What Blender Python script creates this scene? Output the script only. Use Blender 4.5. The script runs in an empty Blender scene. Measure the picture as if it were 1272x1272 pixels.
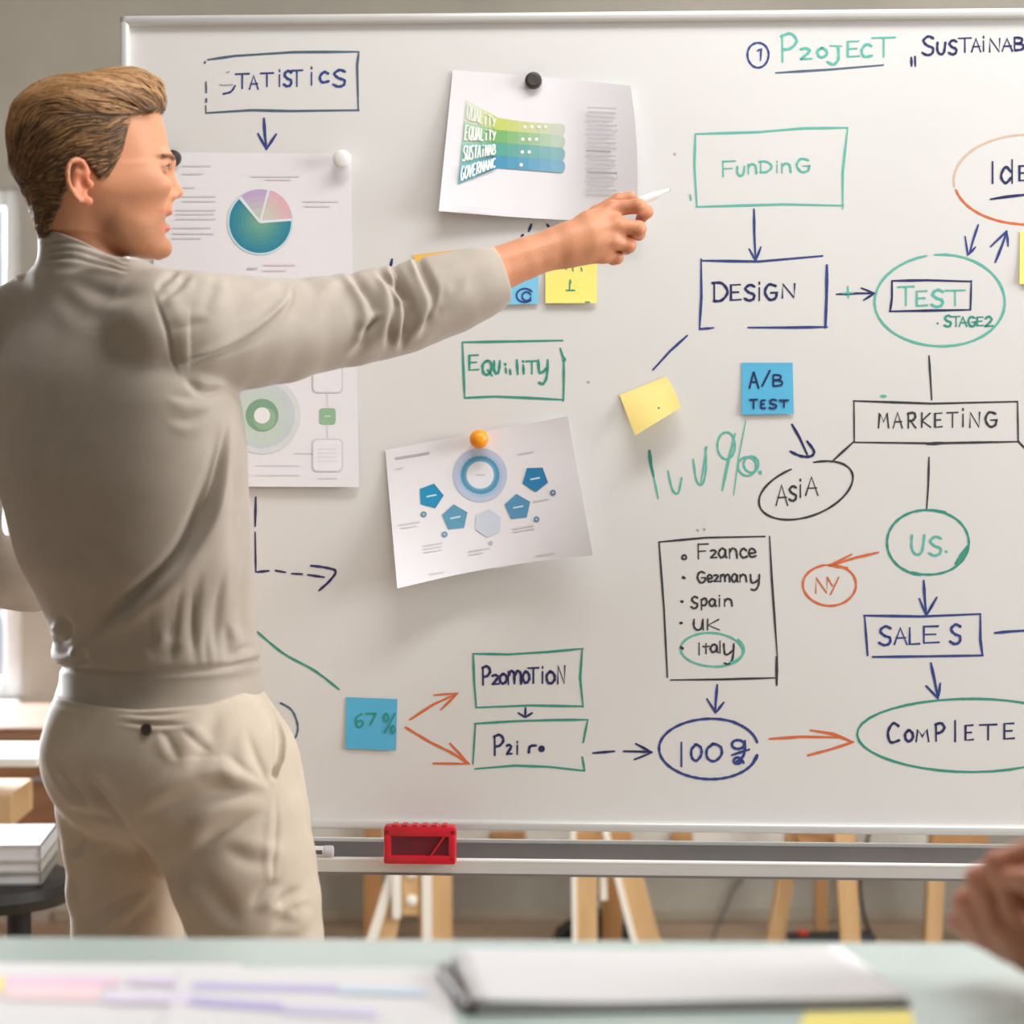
import bpy, bmesh, math, random
import numpy as np
import openvdb as vdb
from mathutils import Vector, Matrix

random.seed(7)
RNG = np.random.default_rng(7)
C = bpy.context.scene.collection
SC = bpy.context.scene

# ------------------------------------------------------------------ camera, world, light, exposure
FP = 3010.0            # focal length in pixels of the 1272 px frame
CX, HY, CZ = 636.0, 485.0, 1.39   # principal column, horizon row, camera height
cam_data = bpy.data.cameras.new('camera')
cam = bpy.data.objects.new('camera', cam_data)
C.objects.link(cam)
cam.location = (0, 0, CZ)
cam.rotation_euler = (math.pi / 2, 0, 0)
cam_data.sensor_width = 36.0
cam_data.sensor_fit = 'HORIZONTAL'
cam_data.lens = FP / 1272.0 * 36.0
cam_data.shift_y = (HY - 636.0) / 1272.0
cam_data.clip_start = 0.05
cam_data.dof.use_dof = True
cam_data.dof.focus_distance = 3.45
cam_data.dof.aperture_fstop = 4.0
SC.camera = cam

world = bpy.data.worlds.new('world')
SC.world = world
world.use_nodes = True
wn = world.node_tree
wn.nodes['Background'].inputs[0].default_value = (0.86, 0.93, 1.0, 1)
wn.nodes['Background'].inputs[1].default_value = 0.7

def area(name, loc, target, sx, sy, power, col=(1, 1, 1), spread=180):
    d = bpy.data.lights.new(name, 'AREA')
    d.shape = 'RECTANGLE'
    d.size, d.size_y = sx, sy
    d.energy = power
    d.color = col
    d.spread = math.radians(spread)
    o = bpy.data.objects.new(name, d)
    C.objects.link(o)
    o.location = loc
    v = Vector(target) - Vector(loc)
    o.rotation_euler = v.to_track_quat('-Z', 'Y').to_euler()
    return o

# daylight: an added window-sized key light on the right, no window built there, a window behind on the left; dim ceiling panels
area('daylight_area', (3.95, 2.35, 2.05), (-0.1, 3.3, 1.25), 2.4, 1.7, 235, (0.985, 0.995, 1.0))
area('daylight_area', (-3.0, 7.3, 1.62), (-0.6, 3.0, 1.2), 2.2, 1.7, 1150, (0.95, 0.98, 1.0))
area('ceiling_panel_light', (0.5, 2.7, 3.08), (0.35, 3.2, 1.2), 1.6, 0.5, 46, (1.0, 0.99, 0.98))
area('ceiling_panel_light', (1.0, 4.7, 3.08), (1.0, 5.0, 0), 1.8, 0.6, 36, (1.0, 0.98, 0.95))

SC.view_settings.view_transform = 'Standard'
SC.view_settings.look = 'None'
SC.view_settings.gamma = 1.0
SC.view_settings.exposure = -0.16
SC.view_settings.use_curve_mapping = False
SC.cycles.max_bounces = 8

# ------------------------------------------------------------------ helpers
def lin(c):
    return tuple(((v / 255.0) / 12.92 if v / 255.0 <= 0.04045 else ((v / 255.0 + 0.055) / 1.055) ** 2.4) for v in c)

MATS = {}
def mat(name, rgb, rough=0.6, metal=0.0, rgb2=None, scale=20.0, bump=0.0, bscale=200.0, spec=0.5, sss=0.0,
        stretch=None, attr=None, sheen=0.0, alpha=None, trans=0.0, coat=0.0):
    if name in MATS:
        return MATS[name]
    m = bpy.data.materials.new(name)
    m.use_nodes = True
    nt = m.node_tree
    b = nt.nodes['Principled BSDF']
    col = (*lin(rgb), 1)
    b.inputs['Base Color'].default_value = col
    b.inputs['Roughness'].default_value = rough
    b.inputs['Metallic'].default_value = metal
    b.inputs['Specular IOR Level'].default_value = spec
    if sheen:
        b.inputs['Sheen Weight'].default_value = sheen
        b.inputs['Sheen Roughness'].default_value = 0.5
    if coat:
        b.inputs['Coat Weight'].default_value = coat
    if sss:
        b.inputs['Subsurface Weight'].default_value = sss
        b.inputs['Subsurface Radius'].default_value = (0.012, 0.004, 0.002)
        b.inputs['Subsurface Scale'].default_value = 0.6
    if trans:
        b.inputs['Transmission Weight'].default_value = trans
    tc = nt.nodes.new('ShaderNodeTexCoord')
    src = tc.outputs['Object']
    if stretch:
        mp = nt.nodes.new('ShaderNodeMapping')
        mp.inputs['Scale'].default_value = stretch
        nt.links.new(src, mp.inputs['Vector'])
        src = mp.outputs['Vector']
    base_out = None
    if rgb2 is not None:
        nz = nt.nodes.new('ShaderNodeTexNoise')
        nz.inputs['Scale'].default_value = scale
        nz.inputs['Detail'].default_value = 5
        nt.links.new(src, nz.inputs['Vector'])
        rp = nt.nodes.new('ShaderNodeValToRGB')
        rp.color_ramp.elements[0].position = 0.35
        rp.color_ramp.elements[1].position = 0.68
        rp.color_ramp.elements[0].color = col
        rp.color_ramp.elements[1].color = (*lin(rgb2), 1)
        nt.links.new(nz.outputs['Fac'], rp.inputs['Fac'])
        base_out = rp.outputs['Color']
    if attr:
        at = nt.nodes.new('ShaderNodeAttribute')
        at.attribute_name = attr
        if base_out is not None:
            mx = nt.nodes.new('ShaderNodeMix')
            mx.data_type = 'RGBA'
            mx.blend_type = 'MULTIPLY'
            mx.inputs[0].default_value = 1.0
            nt.links.new(at.outputs['Color'], mx.inputs[6])
            nt.links.new(base_out, mx.inputs[7])
            base_out = mx.outputs[2]
        else:
            base_out = at.outputs['Color']
    if base_out is not None:
        nt.links.new(base_out, b.inputs['Base Color'])
    if bump:
        n2 = nt.nodes.new('ShaderNodeTexNoise')
        n2.inputs['Scale'].default_value = bscale
        n2.inputs['Detail'].default_value = 3
        nt.links.new(src, n2.inputs['Vector'])
        bp = nt.nodes.new('ShaderNodeBump')
        bp.inputs['Strength'].default_value = bump
        bp.inputs['Distance'].default_value = 0.002
        nt.links.new(n2.outputs['Fac'], bp.inputs['Height'])
        nt.links.new(bp.outputs['Normal'], b.inputs['Normal'])
    MATS[name] = m
    return m

def tag(o, label=None, cat=None, group=None, kind=None):
    if label: o['label'] = label
    if cat: o['category'] = cat
    if group: o['group'] = group
    if kind: o['kind'] = kind
    return o

def empty(name, loc=(0, 0, 0), rz=0.0):
    o = bpy.data.objects.new(name, None)
    o.empty_display_size = 0.05
    C.objects.link(o)
    o.location = loc
    o.rotation_euler = (0, 0, rz)
    return o

def mesh_obj(name, verts, faces, materials, parent=None, smooth=False, midx=None):
    me = bpy.data.meshes.new(name)
    me.from_pydata([tuple(map(float, v)) for v in verts], [], [tuple(map(int, f)) for f in faces])
    if not isinstance(materials, (list, tuple)):
        materials = [materials]
    for m in materials:
        me.materials.append(m)
    if midx is not None:
        me.polygons.foreach_set('material_index', np.asarray(midx, dtype=np.int32))
    if smooth:
        me.polygons.foreach_set('use_smooth', np.ones(len(me.polygons), dtype=bool))
    me.update()
    o = bpy.data.objects.new(name, me)
    C.objects.link(o)
    if parent is not None:
        o.parent = parent
    return o

class MB:
    """collects shapes into one mesh"""
    def __init__(s):
        s.bm = bmesh.new()
    def box(s, a, b, bevel=0.0, seg=2, rot=None, piv=None):
        a, b = Vector(a), Vector(b)
        r = bmesh.ops.create_cube(s.bm, size=1.0)
        vs = r['verts']
        c, d = (a + b) / 2, b - a
        for v in vs:
            v.co = Vector((v.co.x * d.x, v.co.y * d.y, v.co.z * d.z)) + c
        if bevel:
            es = list({e for v in vs for e in v.link_edges})
            rr = bmesh.ops.bevel(s.bm, geom=es, offset=bevel, segments=seg, affect='EDGES', profile=0.5)
            vs = list({v for v in rr['verts']} | {v for v in vs if v.is_valid})
        if rot is not None:
            p = Vector(piv) if piv is not None else c
            for v in vs:
                v.co = rot @ (v.co - p) + p
        return s
    def bar(s, p, q, w, h, bevel=0.002, up=(0, 1, 0)):
        """square bar from p to q"""
        p, q = Vector(p), Vector(q)
        d = q - p
        L = d.length
        z = d.normalized()
        x = Vector(up).cross(z).normalized()
        y = z.cross(x)
        R = Matrix((x, y, z)).transposed()
        r = bmesh.ops.create_cube(s.bm, size=1.0)
        vs = r['verts']
        for v in vs:
            v.co = Vector((v.co.x * w, v.co.y * h, v.co.z * L))
        if bevel:
            es = list({e for v in vs for e in v.link_edges})
            rr = bmesh.ops.bevel(s.bm, geom=es, offset=bevel, segments=2, affect='EDGES', profile=0.5)
            vs = list({v for v in rr['verts']} | {v for v in vs if v.is_valid})
        for v in vs:
            v.co = R @ v.co + (p + q) / 2
        return s
    def cyl(s, p, q, r1, r2=None, seg=24, caps=True):
        p, q = Vector(p), Vector(q)
        r2 = r1 if r2 is None else r2
        return s.lathe(p, (q - p).normalized(), [(0, r1), ((q - p).length, r2)], seg, caps)
    def lathe(s, o, axis, prof, seg=28, caps=True):
        o, z = Vector(o), Vector(axis).normalized()
        x = z.orthogonal().normalized()
        y = z.cross(x)
        rings = []
        for h, r in prof:
            rings.append([s.bm.verts.new(o + z * h + (x * math.cos(t) + y * math.sin(t)) * r)
                          for t in [2 * math.pi * i / seg for i in range(seg)]])
        for a, b in zip(rings[:-1], rings[1:]):
            for i in range(seg):
                s.bm.faces.new((a[i], a[(i + 1) % seg], b[(i + 1) % seg], b[i]))
        if caps:
            s.bm.faces.new(rings[0][::-1])
            s.bm.faces.new(rings[-1])
        return s
    def tube(s, pts, r, seg=8):
        pts = [Vector(p) for p in pts]
        rings = []
        up = None
        for i, p in enumerate(pts):
            t = (pts[min(i + 1, len(pts) - 1)] - pts[max(i - 1, 0)]).normalized()
            x = t.orthogonal().normalized() if up is None else (up - t * up.dot(t)).normalized()
            up = x
            y = t.cross(x)
            rr = r[i] if isinstance(r, (list, tuple)) else r
            rings.append([s.bm.verts.new(p + (x * math.cos(a) + y * math.sin(a)) * rr)
                          for a in [2 * math.pi * k / seg for k in range(seg)]])
        for a, b in zip(rings[:-1], rings[1:]):
            for i in range(seg):
                s.bm.faces.new((a[i], a[(i + 1) % seg], b[(i + 1) % seg], b[i]))
        s.bm.faces.new(rings[0][::-1])
        s.bm.faces.new(rings[-1])
        return s
    def prism(s, poly, axis, a, b):
        """extrude a 2-D polygon (list of (u,v)) along axis 'x','y','z' from a to b"""
        def P(u, v, w):
            return {'x': (w, u, v), 'y': (u, w, v), 'z': (u, v, w)}[axis]
        A = [s.bm.verts.new(P(u, v, a)) for u, v in poly]
        B = [s.bm.verts.new(P(u, v, b)) for u, v in poly]
        n = len(poly)
        for i in range(n):
            s.bm.faces.new((A[i], A[(i + 1) % n], B[(i + 1) % n], B[i]))
        s.bm.faces.new(A[::-1])
        s.bm.faces.new(B)
        return s
    def build(s, name, m, parent=None, smooth=False, loc=None, rz=None):
        bmesh.ops.recalc_face_normals(s.bm, faces=s.bm.faces)
        me = bpy.data.meshes.new(name)
        s.bm.to_mesh(me)
        s.bm.free()
        me.materials.append(m)
        if smooth:
            me.polygons.foreach_set('use_smooth', np.ones(len(me.polygons), dtype=bool))
            me.set_sharp_from_angle(angle=math.radians(40))
        o = bpy.data.objects.new(name, me)
        C.objects.link(o)
        if parent is not None: o.parent = parent
        if loc is not None: o.location = loc
        if rz is not None: o.rotation_euler = (0, 0, rz)
        return o

def W(px, py, Y):
    """world point seen at photograph pixel (px, py) and depth Y"""
    return np.array([(px - CX) / FP * Y, Y, CZ - (py - HY) / FP * Y])

# ------------------------------------------------------------------ whiteboard frame of reference
PHI = math.radians(3.2)
BY = 3.6
E = np.array([math.cos(PHI), -math.sin(PHI)])     # along the board
N = np.array([math.sin(PHI), math.cos(PHI)])      # away from the viewer
def B(px, py, h=0.0):
    """board coordinates (u, y, z) of a pixel, h metres in front of the writing surface"""
    dx = (px - CX) / FP
    t = (BY * math.cos(PHI) - h) / (dx * math.sin(PHI) + math.cos(PHI))
    x, y = dx * t, t
    u = x * E[0] + (y - BY) * E[1]
    return np.array([u, -h, CZ - (py - HY) / FP * t])
def board_world(v):
    v = np.asarray(v, float)
    return np.array([v[0] * E[0] + v[1] * N[0], BY + v[0] * E[1] + v[1] * N[1], v[2]])

# ------------------------------------------------------------------ the room
def structure(name, mb, m):
    o = mb.build(name, m)
    o['kind'] = 'structure'
    return o
M_conc = mat('concrete_wall', (150, 146, 136), 0.85, rgb2=(176, 171, 160), scale=1.3, bump=0.15, bscale=30)
M_wallw = mat('painted_wall', (122, 118, 112), 0.9, rgb2=(112, 108, 102), scale=2)
M_floor = mat('wood_floor', (158, 136, 114), 0.5, rgb2=(172, 150, 128), scale=3, stretch=(1, 8, 1))
M_ceil = mat('ceiling_paint', (190, 188, 182), 0.9, rgb2=(182, 180, 174), scale=3)
WY = 6.35
WX0, WX1, WZ0, WZ1 = -3.3, -1.285, 0.58, 1.92
structure('floor', MB().box((-4.2, -1.8, -0.1), (4.2, 6.6, 0)), M_floor)
structure('ceiling', MB().box((-4.2, -1.8, 3.12), (4.2, 6.6, 3.22)), M_ceil)
wb = MB()
wb.box((WX1, WY, 0), (4.2, WY + 0.2, 3.12)).box((-4.2, WY, 0), (WX0, WY + 0.2, 3.12))
wb.box((WX0, WY, 0), (WX1, WY + 0.2, WZ0)).box((WX0, WY, WZ1), (WX1, WY + 0.2, 3.12))
structure('wall_back', wb, M_conc)
structure('wall_left', MB().box((-4.3, -1.8, 0), (-4.1, 6.5, 3.12)), M_wallw)
structure('wall_right', MB().box((4.1, -1.8, 0), (4.3, 6.5, 3.12)), M_wallw)
structure('wall_front', MB().box((-4.2, -1.9, 0), (4.2, -1.7, 3.12)), M_wallw)
structure('baseboard_back', MB().box((-1.2, WY - 0.015, 0), (4.1, WY, 0.03), 0.004), mat('baseboard_paint', (158, 148, 132), 0.6, rgb2=(152, 142, 126)))
M_winframe = mat('window_frame_white', (225, 228, 230), 0.4, rgb2=(218, 221, 224))
win = empty('window_1', ((WX0 + WX1) / 2, WY, WZ0)); win['kind'] = 'structure'
hw_ = (WX1 - WX0) / 2; hh_ = WZ1 - WZ0
wf = MB()
for a, b in (((-hw_, 0.02, 0), (-hw_ + 0.05, 0.09, hh_)), ((hw_ - 0.05, 0.02, 0), (hw_, 0.09, hh_)), ((-0.03, 0.02, 0), (0.03, 0.09, hh_)),
             ((-hw_ + 0.051, 0.022, 0), (-0.031, 0.088, 0.05)), ((0.031, 0.022, 0), (hw_ - 0.051, 0.088, 0.05)), ((-hw_ + 0.051, 0.022, hh_ - 0.05), (-0.031, 0.088, hh_)), ((0.031, 0.022, hh_ - 0.05), (hw_ - 0.051, 0.088, hh_))):
    wf.box(a, b, 0.005)
wf.build('window_frame', M_winframe, win)
gm = bpy.data.materials.new('window_glass'); gm.use_nodes = True
gnt = gm.node_tree; gnt.nodes.clear()
go = gnt.nodes.new('ShaderNodeOutputMaterial'); gmix = gnt.nodes.new('ShaderNodeMixShader')
gt = gnt.nodes.new('ShaderNodeBsdfTransparent'); gg = gnt.nodes.new('ShaderNodeBsdfGlossy')
gg.inputs['Roughness'].default_value = 0.03; gmix.inputs[0].default_value = 0.06
gnt.links.new(gt.outputs[0], gmix.inputs[1]); gnt.links.new(gg.outputs[0], gmix.inputs[2]); gnt.links.new(gmix.outputs[0], go.inputs[0])
for sx in (-1, 1):
    x0, x1 = (-hw_ + 0.05, -0.03) if sx < 0 else (0.03, hw_ - 0.05)
    MB().box((x0, 0.05, 0.05), (x1, 0.056, hh_ - 0.05)).build('pane', gm, win)
structure('trim_1', MB().box((WX0 - 0.03, WY - 0.09, WZ0 - 0.03), (WX1 + 0.0, WY, WZ0), 0.005), M_winframe)   # window sill
structure('trim_2', MB().box((-0.9, WY - 0.05, 0.185), (1.2, WY, 0.30), 0.008), mat('cable_duct_white', (226, 224, 216), 0.5, rgb2=(220, 218, 210)))   # wall duct

# ------------------------------------------------------------------ whiteboard
M_alu = mat('aluminium', (216, 216, 214), 0.35, 0.25, rgb2=(222, 222, 220), scale=8, stretch=(1, 30, 30))
M_alud = mat('aluminium_dark', (118, 112, 110), 0.6, 0.1, rgb2=(124, 118, 116), scale=8)
M_board = mat('board_enamel', (226, 225, 223), 0.32, rgb2=(222, 221, 219), scale=2.0, spec=0.35)
board = empty('whiteboard', (0, BY, 0), -PHI)
tag(board, 'large white dry erase board on wheels covered with marker writing', 'whiteboard')
uL = B(150, 100)[0]; uR = uL + 1.84
zT = B(636, 16.5)[2]; zBt = B(636, 1031)[2]
fw = 0.0145
MB().box((uL + 0.004, 0, zBt + 0.004), (uR - 0.004, 0.02, zT - 0.004)).build('writing_surface', M_board, board)
def rail(a, b):
    return MB().box(a, b, 0.005, 3)
rail((uL, -0.012, zT - fw), (uR, 0.024, zT)).build('frame_rail', M_alu, board, True)
rail((uL, -0.010, zBt), (uR, 0.024, zBt + fw)).build('frame_rail', M_alu, board, True)
rail((uL, -0.012, zBt), (uL + fw, 0.024, zT)).build('frame_rail', M_alu, board, True)
rail((uR - fw, -0.012, zBt), (uR, 0.024, zT)).build('frame_rail', M_alu, board, True)
# marker tray: channel section
zt0, zt1 = B(636, 1082)[2] + 0.004, B(636, 1043)[2] - 0.003
prof = [(0.022, zt1), (0.014, zt1), (0.014, zt0 + 0.006), (-0.052, zt0 + 0.006), (-0.052, zt0 + 0.021), (-0.058, zt0 + 0.021),
        (-0.058, zt0), (0.022, zt0)]
tray = MB().prism(prof, 'x', uL + 0.12, uR - 0.12).build('marker_tray', M_alu, board)
MB().box((uL + 0.12, 0.0115, zt0 + 0.009), (uR - 0.12, 0.0138, zt1 - 0.005)).build('tray_recess_shade', M_alud, board)  # dark strip paints in the shade of the tray recess
MB().box((uL + 0.12, -0.0592, zt0), (uR - 0.12, -0.0575, zt0 + 0.0035)).build('tray_lower_strip', M_alud, board)  # dark strip along the lower edge of the lip
MB().cyl((uL + 0.12, -0.055, zt0 + 0.0215), (uR - 0.12, -0.055, zt0 + 0.0215), 0.0036, seg=12).build('tray_highlight', mat('highlight_white', (238, 238, 236), 0.35, rgb2=(234, 234, 232)), board, True)  # highlight along the lip, built as a white bead
for u in (uL + 0.09, uR - 0.11):
    MB().box((u - 0.02, 0.026, 0.09), (u + 0.02, 0.062, zT - 0.05), 0.004).build('stand_post', M_alu, board)
    MB().box((u - 0.025, -0.26, 0.055), (u + 0.025, 0.32, 0.095), 0.006).build('stand_foot', M_alu, board)
    for yy in (-0.22, 0.28):
        MB().cyl((u - 0.012, yy, 0.0275), (u + 0.012, yy, 0.0275), 0.0275).build('caster', mat('rubber_black', (40, 40, 42), 0.6, rgb2=(46, 46, 48)), board)
for u in (uL + 0.09, uR - 0.11):
    MB().box((u - 0.02, 0.0, zt0), (u + 0.02, 0.062, zt0 + 0.02), 0.003).build('tray_bracket', M_alu, board)

# ------------------------------------------------------------------ marker strokes
def smooth_poly(pts, n=6):
    p = np.asarray(pts, float)
    if len(p) < 3: return p
    out = []
    for i in range(len(p) - 1):
        p0 = p[max(i - 1, 0)]; p1 = p[i]; p2 = p[i + 1]; p3 = p[min(i + 2, len(p) - 1)]
        for t in np.linspace(0, 1, n, endpoint=False):
            out.append(0.5 * ((2 * p1) + (-p0 + p2) * t + (2 * p0 - 5 * p1 + 4 * p2 - p3) * t ** 2 + (-p0 + 3 * p1 - 3 * p2 + p3) * t ** 3))
    out.append(p[-1])
    return np.array(out)

def ribbon(pts2, w, verts, faces, lift):
    """flat marker ribbon; pts2 are (u, z) in board metres"""
    p = np.asarray(pts2, float)
    keep = [0]
    for i in range(1, len(p)):
        if np.linalg.norm(p[i] - p[keep[-1]]) > 1e-5: keep.append(i)
    p = p[keep]
    if len(p) < 2:
        p = np.array([p[0], p[0] + [0.0015, 0]])
    t = np.gradient(p, axis=0)
    t /= np.linalg.norm(t, axis=1)[:, None] + 1e-12
    # square ends slightly extended
    p[0] -= t[0] * w * 0.3; p[-1] += t[-1] * w * 0.3
    n = np.stack([-t[:, 1], t[:, 0]], 1)
    k0 = len(verts)
    L = len(p)
    for i in range(L):
        e = 1.0 if 0 < i < L - 1 else 0.65
        ww = w * 0.5 * e * (1 + 0.16 * math.sin(i * 1.7 + k0 * 0.37))
        verts.append((p[i, 0] + n[i, 0] * ww, -lift, p[i, 1] + n[i, 1] * ww))
        verts.append((p[i, 0] - n[i, 0] * ww, -lift, p[i, 1] - n[i, 1] * ww))
    for i in range(L - 1):
        a = k0 + 2 * i
        faces.append((a, a + 1, a + 3, a + 2))

G = {  # one-stroke hand lettering in a unit box, y down; 'c' = smooth curve
 'A': ['l 0,1 .45,0 .95,1', 'l .15,.62 .85,.6'], 'B': ['l .05,0 .05,1', 'c .05,.02 .75,.08 .7,.4 .1,.48 .85,.55 .85,.9 .05,1'],
 'C': ['c .95,.15 .5,0 .08,.45 .3,.95 1,.85'], 'D': ['l .05,0 .05,1', 'c -.1,.03 .6,.05 1,.5 .6,.95 0,1'],
 'E': ['l .9,0 .08,.03 .08,1 .95,.96', 'l .08,.5 .75,.48'], 'F': ['l .05,0 .08,1', 'l .05,.03 1,0', 'l .06,.5 .75,.47'],
 'G': ['c .9,.1 .35,0 .05,.5 .4,1 .85,.9 .95,.55', 'l .5,.55 1,.53'], 'I': ['l .5,0 .5,1'], 'H': ['l .05,0 .05,1', 'l .95,0 .95,1', 'l .05,.5 .95,.5'],
 'J': ['l .2,0 .9,.02', 'c .7,.02 .72,.7 .4,1 0,.85'], 'K': ['l .1,0 .08,1', 'l .9,.02 .12,.55 .95,1'], 'L': ['l .08,0 .08,1 .95,.97'],
 'M': ['l 0,1 .12,.02 .5,.6 .85,0 1,1'], 'N': ['l .05,1 .08,0 .9,1 .95,0'], 'O': ['c .5,0 .05,.3 .1,.8 .5,1 .95,.7 .9,.25 .5,0 .35,.05'],
 'P': ['l .1,0 .12,1', 'c .02,.06 .6,-.05 .95,.22 .6,.5 .12,.55'], 'Q': ['c .5,0 .05,.3 .15,.85 .6,.95 .9,.6 .85,.15 .5,0', 'l .55,.65 1,1.05'],
 'R': ['l .1,0 .1,1', 'c .02,.05 .7,-.02 .9,.25 .6,.5 .12,.52', 'l .35,.52 .95,1'], 'S': ['c .92,.1 .5,-.02 .1,.22 .4,.48 .85,.62 .8,.92 .4,1.02 0,.88'],
 'T': ['l 0,.03 1,0', 'l .5,.02 .5,1'], 'U': ['c .08,0 .06,.65 .35,1 .75,.85 .92,0', 'l .92,0 .95,1'], 'V': ['l 0,0 .45,1 1,0'],
 'u': ['c .08,0 .06,.65 .35,1 .75,.85 .92,0'], 'Y': ['l 0,0 .45,.5', 'l 1,0 .3,1'], 'i': ['l .5,.3 .5,1', 'l .5,-.02 .52,.07'],
 'r': ['c .05,.1 .5,0 .85,.2 .5,.6 .1,.95', 'l .1,.95 1,.9'], 'n': ['l .08,.05 .1,1', 'c .1,.4 .4,.02 .8,.15 .9,.5 .95,1'],
 'm': ['l .05,.05 .06,1', 'c .06,.4 .25,.02 .45,.2 .5,.95', 'c .5,.4 .7,.02 .92,.2 .97,1'], 'a': ['c .8,.1 .4,-.05 .05,.5 .35,1 .75,.7 .85,.1', 'c .85,.1 .85,.8 1,1'],
 'c': ['c .9,.2 .45,-.05 .1,.5 .45,1 1,.85'], 'e': ['c .1,.55 .9,.45 .7,.05 .3,0 .08,.55 .4,1 1,.85'], 'g': ['c .8,.05 .3,0 .1,.3 .4,.55 .8,.3 .85,.05', 'c .85,.05 .85,.8 .5,1 .05,.9'],
 'y': ['c .05,0 .15,.5 .5,.5 .8,.35', 'c .95,0 .85,.7 .5,1 .1,.95'], 'p': ['l .1,.05 .12,1', 'c .1,.15 .6,-.05 .9,.25 .6,.6 .12,.55'],
 'h': ['l .08,0 .1,1', 'c .1,.6 .45,.35 .8,.5 .9,1'], 'l': ['l .5,0 .5,1'], 't': ['l .5,0 .5,1', 'l .05,.3 .95,.28'], 'd': ['c .8,.5 .4,.3 .05,.7 .4,1 .85,.75', 'l .9,0 .9,1'],
 'o': ['c .5,0 .05,.4 .3,.95 .9,.8 .85,.15 .45,0'], 's': ['c .9,.1 .4,0 .2,.3 .8,.6 .7,.95 .05,.95'],
 '0': ['c .5,0 .08,.3 .1,.8 .5,1 .92,.65 .9,.2 .5,0 .35,.03'], '1': ['l .5,0 .5,1'], '2': ['c .05,.2 .5,-.05 .85,.25 .5,.7 .05,1', 'l .05,1 1,.95'], '3': ['c .1,.1 .7,0 .7,.35 .3,.48 .9,.6 .7,.98 .05,.95'],
 '6': ['c .8,.05 .15,.35 .1,.8 .5,1 .9,.75 .6,.5 .15,.7'], '7': ['l .05,.05 .95,.02 .4,1'], '9': ['c .8,.1 .3,0 .1,.3 .5,.5 .85,.25 .8,.1 .7,1'],
 '%': ['c .25,.0 .05,.2 .2,.42 .42,.25 .25,0', 'l .95,0 .1,1', 'c .78,.6 .6,.75 .72,1 .95,.82 .78,.6'], '/': ['l .95,0 .05,1'], '.': ['l .4,.9 .6,1'], '-': ['l 0,.5 1,.48'],
}
def glyph(ch):
    out = []
    for s in G[ch]:
        k, *pts = s.split()
        p = np.array([[float(a) for a in q.split(',')] for q in pts])
        out.append(smooth_poly(p, 5) if k == 'c' else p)
    return out

CROPS = {'F': (0, 0, 1), 'A': (780, 20, 2.585), 'B': (740, 380, 2.391), 'C': (780, 640, 2.585), 'D': (300, 680, 2.65),
         'Q': (440, 420, 3.533), 'S': (240, 50, 5.782), 'H': (520, 60, 3.741), 'N': (470, 290, 4.24), 'L': (180, 160, 4.543), 'T': (0, 280, 3.029)}
def cr(k, x, y):
    x0, y0, s = CROPS[k]
    return (x0 + x / s, y0 + y / s)

INK = {'blue': (38, 58, 132), 'navy': (30, 34, 92), 'teal': (84, 186, 168), 'green': (40, 148, 128), 'black': (48, 48, 56), 'orange': (222, 104, 52),
       'tan': (222, 186, 160), 'faint': (168, 168, 178), 'slate': (70, 96, 120)}
def ink(name):
    if 'ink_' + name in MATS: return MATS['ink_' + name]
    m = mat('ink_' + name, INK[name], 0.5, rgb2=tuple(min(255, int(c * 0.86 + 30)) for c in INK[name]), scale=160)
    return m

class Marks:
    """pen strokes on the board (or a note), all of one drawing"""
    def __init__(s, crop='F', w=2.8, h=0.0005, fn=None):
        s.v, s.f, s.crop, s.w, s.h, s.fn = [], [], crop, w, h, fn
    def uz(s, x, y):
        q = B(*cr(s.crop, x, y), s.h)
        return (q[0], q[2])
    def line(s, *pts, w=None, curve=False, n=6):
        p = np.array(pts, float)
        if curve: p = smooth_poly(p, n)
        elif len(p) > 1:
            q = []
            for a, b in zip(p[:-1], p[1:]):
                q += [a * (1 - t) + b * t for t in (0, 0.5)]
            p = np.array(q + [p[-1]])
        s.strokes(p, w)
        return s
    def strokes(s, p, w=None):
        pts = [s.uz(x, y) for x, y in p]
        ribbon(pts, (w or s.w) * 1.31e-3, s.v, s.f, s.h + 0.00002 * (len(s.f) % 5))
    def curve(s, *pts, w=None): return s.line(*pts, w=w, curve=True)
    def oval(s, cx, cy, rx, ry, a0=0, a1=360, rot=0, w=None, n=40):
        t = np.radians(np.linspace(a0, a1, n))
        c, q = math.cos(math.radians(rot)), math.sin(math.radians(rot))
        x, y = rx * np.cos(t), ry * np.sin(t)
        wob = 1 + 0.012 * np.sin(3 * t + cx)
        s.strokes(np.stack([cx + (x * c - y * q) * wob, cy + (x * q + y * c) * wob], 1), w)
        return s
    def letters(s, text, boxes, y0=None, y1=None, w=None, slope=0.0):
        """boxes: (x0, x1) or (x0, x1, y0, y1) per letter"""
        for ch, b in zip(text, boxes):
            x0, x1 = b[0], b[1]
            a, c = (b[2], b[3]) if len(b) == 4 else (y0 + slope * (x0 - boxes[0][0]), y1 + slope * (x0 - boxes[0][0]))
            for st in glyph(ch):
                s.strokes(np.stack([x0 + st[:, 0] * (x1 - x0), a + st[:, 1] * (c - a)], 1), w)
        return s
    def build(s, name, colour, label=None, parent=None):
        v = s.v
        o = mesh_obj(name, v, s.f, ink(colour), parent or board)
        if label: o['label'] = label
        return o

LW = 2.7
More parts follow.
